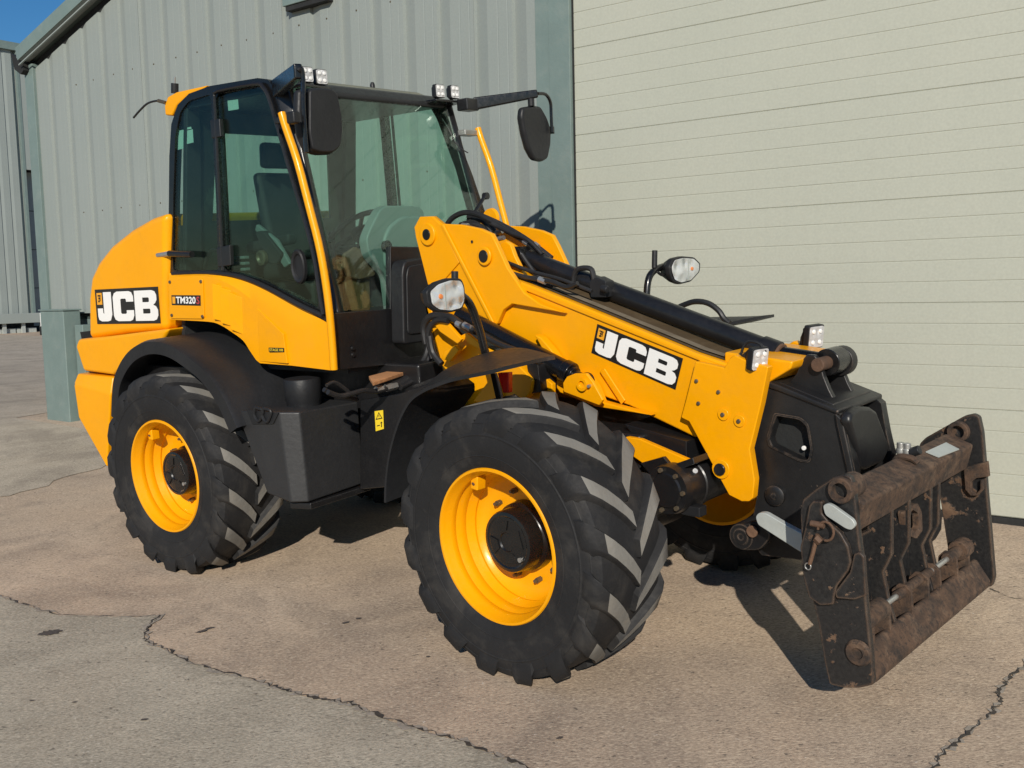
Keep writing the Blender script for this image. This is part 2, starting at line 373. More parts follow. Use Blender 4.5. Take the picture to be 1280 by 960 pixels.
def jcb(c4,parent,fr,dy=-.0025):
    """black name plate with three bold letters and a small yellow emblem"""
    q=quadmap(c4); g=G(); g.prism([q(0,0),q(1,0),q(1,1),q(0,1)],(0,dy,0))
    pl=make('name_plate',g,'decalblack',parent,fr)
    for ch in 'JCB':
        o,h=LET[ch]; g=G(); g.prism([q(u,v)+Vector((0,dy,0)) for u,v in o],(0,-.0012,0),[[q(u,v)+Vector((0,dy,0)) for u,v in hh] for hh in h])
        make('letter',g,'white',pl,'')
    g=G(); g.prism([q(u,v)+Vector((0,dy,0)) for u,v in [(.028,.90),(.112,.90),(.112,.56),(.028,.56)]],(0,-.0012,0)); make('emblem',g,'decalyellow',pl,'')
    g=G()
    for (u0,u1,v0,v1) in [(.045,.095,.80,.84),(.055,.09,.72,.76),(.05,.075,.63,.68),(.062,.072,.63,.84),(.08,.09,.66,.80)]:
        g.prism([q(u,v)+Vector((0,dy-.0012,0)) for u,v in [(u0,v1),(u1,v1),(u1,v0),(u0,v0)]],(0,-.0006,0))
    make('emblem_mark',g,'decalblack',pl,'')
    return pl
def text_geo(txt,c4,dy,u0,u1,v0,v1,bold=.02):
    cu=bpy.data.curves.new('t','FONT'); cu.body=txt; cu.offset=bold; cu.resolution_u=3
    o=bpy.data.objects.new('t',cu); col.objects.link(o)
    dg=bpy.context.evaluated_depsgraph_get(); me=bpy.data.meshes.new_from_object(o.evaluated_get(dg))
    xs=[v.co.x for v in me.vertices]; ys=[v.co.y for v in me.vertices]
    x0,x1,y0,y1=min(xs),max(xs),min(ys),max(ys); q=quadmap(c4); g=G()
    V=[q(u0+(v.co.x-x0)/(x1-x0)*(u1-u0),v0+(v.co.y-y0)/(y1-y0)*(v1-v0))+Vector((0,dy,0)) for v in me.vertices]
    g.add(V,[tuple(p.vertices) for p in me.polygons])
    bpy.data.objects.remove(o); bpy.data.curves.remove(cu); bpy.data.meshes.remove(me)
    return g


# ================================================================== the setting
WM=Matrix([[0.79946, 0.600719, 0.0, 3.97376], [-0.600719, 0.79946, 0.0, 5.28843], [0.0, 0.0, 1.0, 0.0], [0, 0, 0, 1]])
def gz(u,v):
    s=min(v,0) if abs(v)>.6 else -((.6-v)**2)/2.4
    return .4073-.004115*u+.0615*s
def wpt(u,v,dz=0): return WM@Vector((u,v,gz(u,v)+dz))
def structure(o): o['kind']='structure'; return o
us=[-400,-200,-120,-80,-60]+[-50+i*1.0 for i in range(66)]+[20,30,50,90,200,400]
vs2=[-300,-150,-80,-50,-35,-25,-20]+[-16+i*.5 for i in range(30)]+[-.9,-.6,-.4,-.2,0,.2,.4,.6,1,2,4,7,11,16,25,40,80,160,400]
g=G(); nv=len(vs2)
g.add([wpt(u,v) for u in us for v in vs2],[(i*nv+j,(i+1)*nv+j,(i+1)*nv+j+1,i*nv+j+1) for i in range(len(us)-1) for j in range(nv-1)])
ground=structure(make('ground',g,'concrete'))
def flat(name,P,mat,dz,parent=None):
    g=G(); g.sheet([(p[0],p[1],p[2]+dz) for p in P]); o=make(name,g,mat,parent); return o
def jag(P,n,amp,seed):
    rr=random.Random(seed); out=[]
    for i in range(len(P)-1):
        a,b=Vector(P[i]),Vector(P[i+1]); d=(b-a); s=Vector((-d.y,d.x,0)).normalized() if d.length else Vector((1,0,0))
        for k in range(n):
            t=k/n; out.append(a+d*t+s*(rr.uniform(-amp,amp) if k else rr.uniform(-amp,amp)*.4))
    out.append(Vector(P[-1])); return out
CR=[(-3.429,5.894,0.1895),(-2.997,5.667,0.1922),(-2.804,5.511,0.1907),(-2.51,5.312,0.1903),(-2.225,5.259,0.1972),(-2.036,5.22,0.2015),(-1.93,5.228,0.2055),(-1.937,5.041,0.1956),(-1.878,4.869,0.1887),(-1.749,4.763,0.1876),(-1.549,4.571,0.1844),(-1.361,4.443,0.1841),(-1.186,4.338,0.1846),(-1.056,4.243,0.184),(-0.9729,4.186,0.1839),(-0.8176,4.1,0.1847),(-0.7082,4.058,0.1862),(-0.5915,3.946,0.1843),(-0.414,3.812,0.1834),(-0.2486,3.705,0.1835),(-0.122,3.596,0.1821),(-0.0024,3.492,0.1807),(0.1377,3.36,0.1786)]
CRJ=jag(CR,5,.012,3)
slab=structure(flat('concrete_slab',CRJ+[Vector(p) for p in [(0.2868,3.151,0.1728),(0.2216,2.492,0.1366),(-2.187,2.673,0.0649),(-4.14,4.316,0.084),(-4.47,5.722,0.1455)]],'grey_concrete',.004))
TM=[(-6.284,8.144,0.2096),(-4.298,8.18,0.2782),(-4.139,8.409,0.2954),(-3.978,8.828,0.3225),(-3.827,9.133,0.3433),(-4.024,10.06,0.3847),(-4.334,11.46,0.4464),(-5.381,13.55,0.4585),(-6.07,14.14,0.4622)]
WI=WM.inverted()
TL=sorted([(q.y,q.x) for q in [WI@Vector(p) for p in TM]])
def ub(v):
    if v>-.45: return -12.47
    if v<=TL[0][0]: return TL[0][1]
    for (v0_,u0_),(v1_,u1_) in zip(TL,TL[1:]):
        if v0_<=v<=v1_: return u0_+(u1_-u0_)*(v-v0_)/max(1e-6,v1_-v0_)
    return TL[-1][1]
rq=random.Random(8); vl=[-14+.12*i for i in range(114)]+[-.35,-.25,-.1,0,.1,.25,.4,.6,.9,1.5,3,6,9,12]
g=G(); V=[]; ul=[-60,-45,-35,-25,-18]
for v in vl:
    e=ub(v)+(rq.uniform(-.06,.06) if v<-.5 else 0)
    V+=[wpt(u,v,.005) for u in ul if True]+[wpt(e-1.2,v,.005),wpt(e,v,.005)]
k=len(ul)+2
g.add(V,[(i*k+j,i*k+j+1,(i+1)*k+j+1,(i+1)*k+j) for i in range(len(vl)-1) for j in range(k-1)])
slab2=structure(make('yard_tarmac',g,'tarmac'))
def ribbon(name,P,w0,mat,dz,seed,parent,n=6,amp=.012):
    rr=random.Random(seed); Q=jag(P,n,amp,seed); L_=[];R_=[]
    for i,p in enumerate(Q):
        d=Q[min(i+1,len(Q)-1)]-Q[max(i-1,0)]; s=Vector((-d.y,d.x,0)).normalized()
        w=w0*rr.choice([.15,.3,.5,.7,1,1.6,2.2]) if 0<i<len(Q)-1 else w0*.1
        L_.append(p+s*w*rr.uniform(.3,1)+Vector((0,0,dz))); R_.append(p-s*w*rr.uniform(.3,1)+Vector((0,0,dz)))
    g=G(); k=len(Q); g.add(L_+R_,[(i,i+1,k+i+1,k+i) for i in range(k-1)]); return make(name,g,mat,parent)
ribbon('crack',CR,.016,'rubble',.006,11,ground,6,.02)
ribbon('crack',CR[6:],.0075,'crack',.0085,12,ground,9,.014); ribbon('crack',CR[:4],.006,'crack',.0085,32,ground,9,.012); ribbon('crack',CR[3:7],.002,'crack',.0085,33,ground,9,.008)
C2=[(2.278,4.2,0.294),(2.139,4.063,0.2823),(2.031,3.97,0.2738),(1.93,3.851,0.2643),(1.891,3.759,0.2583),(1.823,3.688,0.2523),(1.742,3.615,0.2458),(1.629,3.513,0.2367),(1.522,3.421,0.2284),(1.449,3.331,0.2213),(1.351,3.214,0.2119)]
ribbon('crack',C2,.014,'rubble',.004,14,ground,6,.015); ribbon('crack',C2,.0065,'crack',.0065,15,ground,8,.010)
ribbon('crack',[(2.42,4.972,0.3387),(2.441,4.888,0.3351),(2.466,4.818,0.3322),(2.537,4.763,0.3318)],.004,'crack',.0045,16,ground)
def blob(px_c,r,seed,sx=1.,ang=0.):
    rr=random.Random(seed); c=Vector(px_c); P=[]
    for i in range(40):
        a=2*math.pi*i/40; q=r*(.62+.38*rr.random()); x,y=sx*q*math.cos(a),q*math.sin(a)
        ox,oy=x*math.cos(ang)-y*math.sin(ang),x*math.sin(ang)+y*math.cos(ang)
        P.append((c.x+ox,c.y+oy,c.z+.0337*ox+.0517*oy))
    return P
ST=[(-2.447,5.049,0.1789),(-1.621,4.955,0.2018),(-1.592,4.993,0.2047),(-0.8831,4.966,0.2272),(-0.824,5.012,0.2315),(-1.573,4.01,0.1546),(-0.4203,4.487,0.218),(-2.159,4.252,0.1474),(0.1535,3.668,0.195),(-1.954,4.212,0.1522)]
for i,(r,sx,a) in enumerate([(.045,1.5,.2),(.016,2.2,.6),(.012,2.4,.5),(.012,2.0,.6),(.010,1.8,.4),(.012,1.4,.1),(.009,1.3,.3),(.008,1.6,0),(.012,1.6,.5),(.008,1.5,.2)]):
    flat('oil_stain',blob(ST[i],r,20+i,sx,a),'stain',.0095,ground)

# ------------------------------------------------------------------ warehouse with cladding and sectional door
WH=empty('warehouse',WM.copy()); tag(WH,'grey green corrugated warehouse with wide pale sectional door behind the telehandler','building')
def ztop(u): return 4.8817+.2867*(u+12.252) if u<-3 else 4.8817+.2867*(9.252)-.2867*(u+3)
def clad_sheet(parent,ribs,zb,ztf,mat,depth=.029,recess=.14,pitch=.394,axis='u',at=0.):
    """one sheet of trapezoidal cladding, recessed valleys starting at each entry of ribs"""
    pr=[]
    for r in ribs:
        pr+= [(r-.0,0),(r+.010,depth),(r+recess,0),(r+recess+.10,0),(r+recess+.106,.0016),(r+recess+.115,0),(r+recess+.20,0),(r+recess+.206,.0016),(r+recess+.215,0)]
    pr=[(ribs[0]-.0005,0)]+pr+[(ribs[-1]+pitch,0)]
    V=[];F=[];k=len(pr)
    for a,d in pr:
        if axis=='u': V+=[(a,at+d,zb),(a,at+d,ztf(a))]
        else: V+=[(at-d,a,zb),(at-d,a,ztf(a))]
    F=[(2*i,2*i+2,2*i+3,2*i+1) for i in range(k-1)]
    g=G(); g.add(V,F); return make('cladding_sheet',g,mat,parent,smooth=False)
r0=-12.372
n=0
while r0+.394*n< -4.72:
    rb=[r0+.394*(n+j) for j in range(3) if r0+.394*(n+j)<-4.72]
    clad_sheet(WH,rb,1.735,lambda u:ztop(u)-.12,'clad',at=-.002*((n//3)%2)); n+=3
# flat infill behind, trims and flashings
g=G(); g.box((-12.44,.045,0),(-4.5,.2,1.70)); make('plinth_wall',g,'trim',WH)
g=G(); g.prism([(-12.44,.045,1.66),(-4.45,.045,1.66),(-4.45,.045,ztop(-4.45)),(-12.44,.045,ztop(-12.44))],(0,.15,0)); make('wall_core',g,'dgap',WH)
g=G(); g.prism([(-12.30,-.03,1.735),(-4.63,-.03,1.735),(-4.63,-.03,1.750),(-12.30,-.03,1.750)],(0,.07,0)); make('drip_flashing',g,'clad',WH)
g=G(); g.box((-12.46,-.03,1.60),(-12.262,.06,4.82)); make('corner_flashing',g,'trim',WH,bev=.004)
P=[(-12.36,-.16,4.85),(-3,-.16,7.534),(-3,-.16,7.70),(-12.40,-.16,5.005)]
g=G(); g.prism(P,(0,.012,0)); make('verge_flashing',g,'trim',WH,bev=.003)
g=G(); g.prism([(-12.36,-.148,4.855),(-3,-.148,7.539),(-3,-.148,7.554),(-12.36,-.148,4.87)],(0,.14,0)); make('verge_soffit',g,'clad',WH)
g=G(); g.prism([(-12.36,-.150,4.79),(-3,-.150,7.474),(-3,-.150,7.489),(-12.36,-.150,4.805)],(0,.02,0)); make('verge_drip_strip',g,'clad',WH)
g=G(); g.prism([(-12.40,-.15,4.98),(-3,-.15,7.67),(6.4,-.15,4.98),(6.4,-.15,4.88),(-3,-.15,7.57),(-12.40,-.15,4.88)],(0,25,0)); make('roof',g,'trim',WH)
g=G(); g.prism([(-12.62,-.1,4.98),(-12.36,-.1,4.86),(-12.34,-.1,4.74),(-12.42,-.1,4.70),(-12.56,-.1,4.78)],(0,8,0)); make('gutter',g,'dgap',WH)
g=G(); g.box((-4.655,-.012,.40),(-4.525,.05,7.0)); make('jamb_flashing',g,'trim',WH,bev=.003)
g=G(); g.box((-4.522,-.022,.40),(-4.327,.10,7.0)); make('jamb_flashing',g,'trim',WH,bev=.003)
g=G(); g.box((-4.3255,.012,.40),(-4.3185,.1,5.1)); make('door_seal',g,'dgap',WH)
DZ0=.448; DS=.1324
for k in range(7):
    pr=[]; zb=DZ0+k*5*DS
    pr.append((zb+.0002,.005))
    for j in range(5):
        a,b=zb+j*DS,zb+(j+1)*DS
        lo=.006 if j else .007
        pr+=[(a+(.002 if j else .0012),.003 if j else .0045),(a+(.006 if j else .006),0),(b-(.0040 if j<4 else .0035),0),(b-.0012,.003 if j<4 else .0045)]
    pr.append((zb+5*DS-.0002,.005))
    g=G(); V=[]
    for z,d in pr: V+=[(-4.318,.03+d,z),(.9,.03+d,z)]
    g.add(V,[(2*i,2*i+1,2*i+3,2*i+2) for i in range(len(pr)-1)])
    make('door_section',g,'door',WH,smooth=False)
g=G(); g.box((-4.318,.062,.43),(.9,.10,5.2)); make('door_backing',g,'dgap',WH)
g=G(); g.box((-4.318,.018,.39),(.9,.058,.444)); make('door_bottom_seal',g,'dgap',WH,bev=.006)
g=G(); g.box((.905,-.03,.30),(1.3,.1,7.0)); make('jamb_flashing',g,'trim',WH)
g=G(); g.prism([(-4.3,.0,5.1),(1.2,.0,5.1),(1.2,.0,6.3),(-3,.0,7.52),(-4.3,.0,7.1)],(0,.05,0)); make('door_header',g,'clad',WH)
g=G(); g.prism([(1.3,.0,.2),(6.2,.0,.2),(6.2,.0,4.9),(1.3,.0,6.2)],(0,.05,0)); make('cladding_panel',g,'clad',WH)
g=G(); g.box((-7.53,-.09,4.63),(-6.9,-.004,5.2)); make('vent_hood',g,'trim',WH,bev=.006)
g=G(); g.box((-7.50,-.075,4.585),(-6.93,.01,4.627)); make('vent_opening',g,'dgap',WH)
# fixing screws in a row
g0=G(); g0.cyl((0,.002,0),(0,-.006,0),.010,.007,8)
mesh_s=None
for i,(u,z) in enumerate([(r0+.394*k+.24,zz) for zz in (2.95,4.45) for k in range(2,18)]):
    if mesh_s is None:
        o=make('fixing_screw',g0,'bolt',WH); mesh_s=o.data
    else:
        o=bpy.data.objects.new('fixing_screw',mesh_s); col.objects.link(o); o.parent=WH
    o.location=(u+random.uniform(-.02,.02),0,z+random.uniform(-.01,.01))

# guard post at the warehouse corner
GP=empty('guard_post',WM.copy()); tag(GP,'green rectangular guard post at the bottom left corner of the grey wall','post')
g=G(); g.box((-11.93,-.32,.30),(-11.40,-.10,1.77)); make('post_casing',g,'trim',GP,bev=.012)
g=G(); g.box((-11.38,-.20,.30),(-11.20,-.02,1.60)); make('post_back',g,'trim',GP,bev=.01)
g=G(); g.box((-11.945,-.335,1.772),(-11.385,-.09,1.79)); make('post_cap',g,'trim',GP,bev=.004)

# far shed beyond the corner
FB=empty('far_shed',WM.copy()); tag(FB,'distant tall grey corrugated shed at the left edge behind the warehouse corner','building')
FP=[(-39.5,12.45,11.46),(-39.5,13.36,11.62),(-39.5,14.01,4.25),(-39.5,14.5,4.262),(-39.5,12.62,1.324),(-39.5,14.37,7.023),(-39.5,14.8,7.057),(-39.5,13.96,1.213),(-39.5,12.6,0.98),(-39.5,12.58,0.7298),(-39.5,12.57,0.542),(-39.5,14.18,0.5892)]
zt=FP[1][2]; zb=FP[4][2]; v0=FP[1][1]; v1=FP[2][1]; v2=FP[3][1]
pit=.40; r=v0-2.0; n=0
while r<v1-.35:
    rb=[r+pit*j for j in range(3) if r+pit*j<v1-.3]
    clad_sheet(FB,rb,zb,lambda a:zt,'clad2',depth=.03,recess=.15,pitch=pit,axis='v',at=-39.5); r+=pit*3
g=G(); g.box((-39.8,v0-3,zb),(-39.6,v1,zt)); make('wall_core',g,'clad2',FB)
g=G(); g.box((-39.55,v1-.10,zb),(-39.40,v1,zt)); make('corner_flashing',g,'trim',FB)
g=G(); g.box((-39.9,v0-3,zt-.02),(-39.35,v2+3,zt+.28)); make('parapet_capping',g,'trim',FB)
g=G(); g.box((-39.56,v1,FP[5][2]),(-39.42,v2+3,zt)); make('cladding_panel',g,'clad2',FB)
g=G(); g.box((-40.2,v1-.3,.5),(-40.1,v2+3,FP[5][2]+2)); make('doorway_recess',g,'dgap',FB)
g=G(); g.box((-39.8,v0-3,.3),(-39.62,v1,zb)); make('plinth_wall',g,'dgap',FB)
for k in range(4):
    zz=.8+k*(FP[5][2]-.8)/4
    g=G(); g.box((-40.1,v1+.01,zz),(-40.07,v2+3,zz+(FP[5][2]-.8)/4-.03)); make('door_panel',g,'clad2',FB)
BR=empty('crash_barrier',WM.copy()); tag(BR,'low pale crash barrier along the foot of the distant shed','barrier')
zg=.57
g=G(); g.box((-39.2,v0-3,FP[8][2]-.02),(-39.05,v1+.25,zb+.02)); make('rail',g,'clad2',BR,bev=.01)
for k in range(5):
    vv=v1+.12-k*.75
    g=G(); g.box((-39.28,vv-.07,zg-.1),(-39.21,vv+.07,zb)); make('post',g,'silver',BR)
for k in range(5):
    vv=v1-.05-k*.42
    g=G(); g.box((-39.5,vv-.36,zg-.1),(-39.35,vv,FP[9][2]+.02)); make('kerb_block',g,'silver',BR)
BK=empty('bollard_block',WM.copy()); tag(BK,'small white block beside the guard post on the far yard','block')
BP=[(-36,12.47,1.382),(-36,12.69,1.375),(-36,12.65,0.8712),(-36,12.44,0.8807)]
g=G(); g.box((-36.2,BP[0][1],.45),(-36,BP[1][1],BP[0][2])); make('block_body',g,'white',BK,bev=.02)
g=G(); g.box((-36.25,BP[0][1]-.02,.44),(-35.95,BP[1][1]+.02,BP[3][2])); make('block_foot',g,'dgap',BK,bev=.02)

# ================================================================== the telehandler, rear half
TH=empty('telehandler',Matrix([[0.790112, 0.612039, -0.033636, -1.4405], [-0.612942, 0.788441, -0.051602, 6.8283], [-0.005062, 0.061388, 0.998101, 0.30448], [0, 0, 0, 1]])); tag(TH,'yellow articulated telehandler with black cab, big lugged tyres and rusty front carriage','telehandler')
def part(name,g,mats,bev=0,fr='R',parent=None,seg=2,ang=38,smooth=True): return make(name,g,mats,parent or TH,fr if parent is None else '',bev,seg,ang,smooth)

# ---- wheels
def tyre_geo():
    Rt,W=.627,.232
    base=[(.200,.338),(.214,.36),(.2255,.40),(.2315,.45),(.2300,.505),(.2210,.548),(.2130,.560),(.2120,.566),(.198,.583),(.15,.592),(.08,.596),(0,.597)]
    prof=[(-y,r) for y,r in base]+[(y,r) for y,r in reversed(base[:-1])]
    g=G(); g.mi=0; g.lathe((0,0,0),(0,1,0),prof,n=120)
    NL=16
    g.lathe((0,0,0),(0,1,0),[(-.2315,.492),(-.2335,.496),(-.2330,.500),(-.2300,.503)],n=120)
    for r_ in (.405,.545): g.lathe((0,0,0),(0,1,0),[(-.2262 if r_<.5 else -.2215,r_-.004),(-.2285 if r_<.5 else -.2240,r_),(-.2275 if r_<.5 else -.2205,r_+.004)],n=120)
    rr=random.Random(4)
    for side in (-1,1):
        for k in range(NL):
            a0=2*math.pi*(k+(.5 if side>0 else 0))/NL
            # spine: from the leading centre end to the trailing shoulder, then down the side wall
            sp=[(.002,.0,1),(.05,.060,1),(.10,.112,1),(.15,.158,1),(.196,.196,1),(.222,.222,.985),(.230,.240,.90),(.2315,.252,.60)]
            hw=[.036,.040,.043,.045,.047,.051,.056,.061]
            V=[];k2=len(sp)
            for (yy,lag,hf),w in zip(sp,hw):
                w*=rr.uniform(.94,1.06); rt=Rt-.010*(yy/.22)**3
                if hf==.985: rt=.602
                if hf<.985: rt={.90:.571,.60:.528}[hf]
                rb=rt-.04 if hf<.985 else .560
                def P(r_,ww,yo=0.):
                    an=a0+lag/.62+ww/.62; return (r_*math.cos(an),side*(yy+yo),r_*math.sin(an))
                o=0. if hf>.95 else .004
                V+=[P(rb,-1.45*w,-.012 if hf<.985 else 0),P(rt-.007,-1.06*w,o),P(rt,-.88*w,o),P(rt,.88*w,o),P(rt-.007,1.06*w,o),P(rb,1.45*w,-.012 if hf<.985 else 0)]
            top=[];sd=[]
            for i in range(k2-1):
                b_=6*i;c=b_+6
                for j in range(5): (top if (j==2 and i<4) else sd).append((b_+j,b_+j+1,c+j+1,c+j))
            e=6*(k2-1); sd+=[tuple(range(6)),tuple(range(e,e+6))]
            g.mi=1; g.add(V,top); g.mi=0; g.add(V,sd)
    g.v=[(x,y,max(z,-.598)) for x,y,z in g.v]
    return g
rim_prof=[(-.205,.350),(-.213,.345),(-.213,.335),(-.198,.328),(-.185,.325),(-.17,.316),(-.150,.312),(-.135,.318),(-.115,.309),(-.095,.303),(-.08,.308),(-.06,.298),(-.042,.288),(-.03,.290),(-.012,.278),(.0,.262),(.008,.24),(.012,.19),(.012,.0)]
def wheel(loc,fr,spin,flip=False):
    g=G(); g.lathe((0,0,0),(0,1,0),rim_prof,n=72)
    g.lathe((0,0,0),(0,1,0),[(-.205,.350),(-.18,.345),(.18,.345),(.205,.35),(.205,.33),(.15,.30),(.02,.20)],n=72)
    w=make('wheel',g,'rim',TH,fr='')
    rot=Matrix.Rotation(math.pi,4,'Z') if flip else Matrix.Identity(4)
    mb=Matrix.Translation(loc)@rot@Matrix.Rotation(spin,4,'Y')
    w.matrix_basis=(FRM@mb) if fr=='F' else mb
    t=TY[0].copy() if TY else None
    if t is None:
        t=make('tyre',tyre_geo(),['rubber','lug'],w,'',0); TY.append(t)
    else: col.objects.link(t); t.parent=w
    t.matrix_basis=Matrix.Rotation(math.pi,4,'Z') if flip else Matrix.Identity(4)
    g=G(); g.lathe((0,0,0),(0,1,0),[(.012,.16),(-.035,.155),(-.05,.142),(-.115,.140),(-.128,.134),(-.132,.120),(-.128,.112),(-.131,.10),(-.131,.045),(-.124,.04),(-.124,.0)],n=48)
    for i in range(4):
        a=i*math.pi/2+.4
        pts=[(rr*math.cos(a+d),-.129,rr*math.sin(a+d)) for rr,d in ((.055,-.35),(.10,-.42),(.10,.42),(.055,.35))]
        g.prism(pts,(0,-.007,0))
    make('hub',g,'gloss',w,'',bev=0,ang=30)
    g=G(); g.cyl((.085,-.128,-.055),(.085,-.14,-.055),.011,n=12); make('hub_plug',g,'steel',w,'')
    for i in range(10):
        a=2*math.pi*i/10+.1; g=G(); g.cyl((.205*math.cos(a),.012,.205*math.sin(a)),(.205*math.cos(a),-.018,.205*math.sin(a)),.013,n=6); g.cyl((.205*math.cos(a),-.018,.205*math.sin(a)),(.205*math.cos(a),-.032,.205*math.sin(a)),.008,n=8)
        make('wheel_nut',g,'bolt',w,'')
    g=G(); a=2.25; c=Vector((.295*math.cos(a),-.13,.295*math.sin(a)))
    g.hull([c+Vector((dx,dy,dz)) for dx in (-.022,.022) for dy in (-.028,.028) for dz in (-.03,.035)]); make('valve_guard',g,'yellow',w,'',bev=.006)
    g=G(); g.cyl(c+Vector((0,-.03,0)),c+Vector((0,-.034,-.002)),.008,n=10); make('valve',g,'rustpin',w,'')
    return w
TY=[]
wheel((0,-.872,.60),'R',0.0); wheel((0,.872,.60),'R',.1,True)
wheel((0,-.872,.60),'F',.12); wheel((0,.872,.60),'F',.2,True)

# ---- chassis, axles
g=G(); g.box((-.95,-.42,.62),(1.55,.42,1.25)); part('rear_chassis',g,'black',.02)
g=G(); g.cyl((0,-.74,.60),(0,.74,.60),.10,n=24); g.lathe((0,0,.60),(0,1,0),[(-.25,.10),(-.17,.2),(.17,.2),(.25,.10)],n=24); part('rear_axle',g,'black')
g=G(); g.box((-.6,-.9,1.12),(.3,.9,1.25)); part('engine_deck',g,'black',.01)
# ---- hood and counterweight
HO=[(-0.1325,-0.775,2.18),(-0.3049,-0.775,2.158),(-0.5412,-0.775,2.098),(-0.7956,-0.775,2.006),(-0.9738,-0.775,1.906),(-1.086,-0.775,1.806),(-1.148,-0.775,1.666),(-1.208,-0.775,1.378),(-0.7244,-0.775,1.425),(-0.2672,-0.775,1.452)]
g=G(); g.prism(sety(HO,-.79),(0,1.58,0)); part('engine_hood',g,'yellow',.045,seg=6,ang=25)
g=G(); g.prism([(-1.234,-0.85,1.386),(-0.8929,-0.85,1.409),(-0.5057,-0.85,1.442),(-0.1456,-0.85,1.472),(-0.2521,-0.85,1.365),(-0.6404,-0.85,1.234),(-0.8397,-0.85,1.152),(-1.211,-0.85,1.165),(-1.277,-0.85,1.335)],(0,1.70,0)); part('rear_bumper',g,'yellow',.022,seg=3)
CWa=[(-1.289,-0.85,1.145),(-0.842,-0.85,1.141),(-1.07,-0.85,0.4934)]; CWb=[(-1.294,-0.885,1.077),(-0.8362,-0.885,1.028),(-0.9832,-0.885,0.5715),(-0.9955,-0.885,0.5143),(-1.181,-0.885,0.7455),(-1.285,-0.885,0.8398)]
CW=CWa[:2]+CWb; g=G(); g.hull(CW+[(p[0],-p[1],p[2]) for p in CW]); part('counterweight',g,'yellow',.012,seg=3,ang=8)
BRK=[(-1.465,-0.7,1.416),(-1.321,-0.7,1.104),(-1.407,-0.7,1.101)]; g=G(); g.prism(BRK,(0,1.4,0)); part('bumper_inner',g,'dgap')
jcb([(-1.039,-0.7915,1.72),(-0.2949,-0.7915,1.731),(-0.3078,-0.7915,1.499),(-1.057,-0.7915,1.487)],TH,'R')

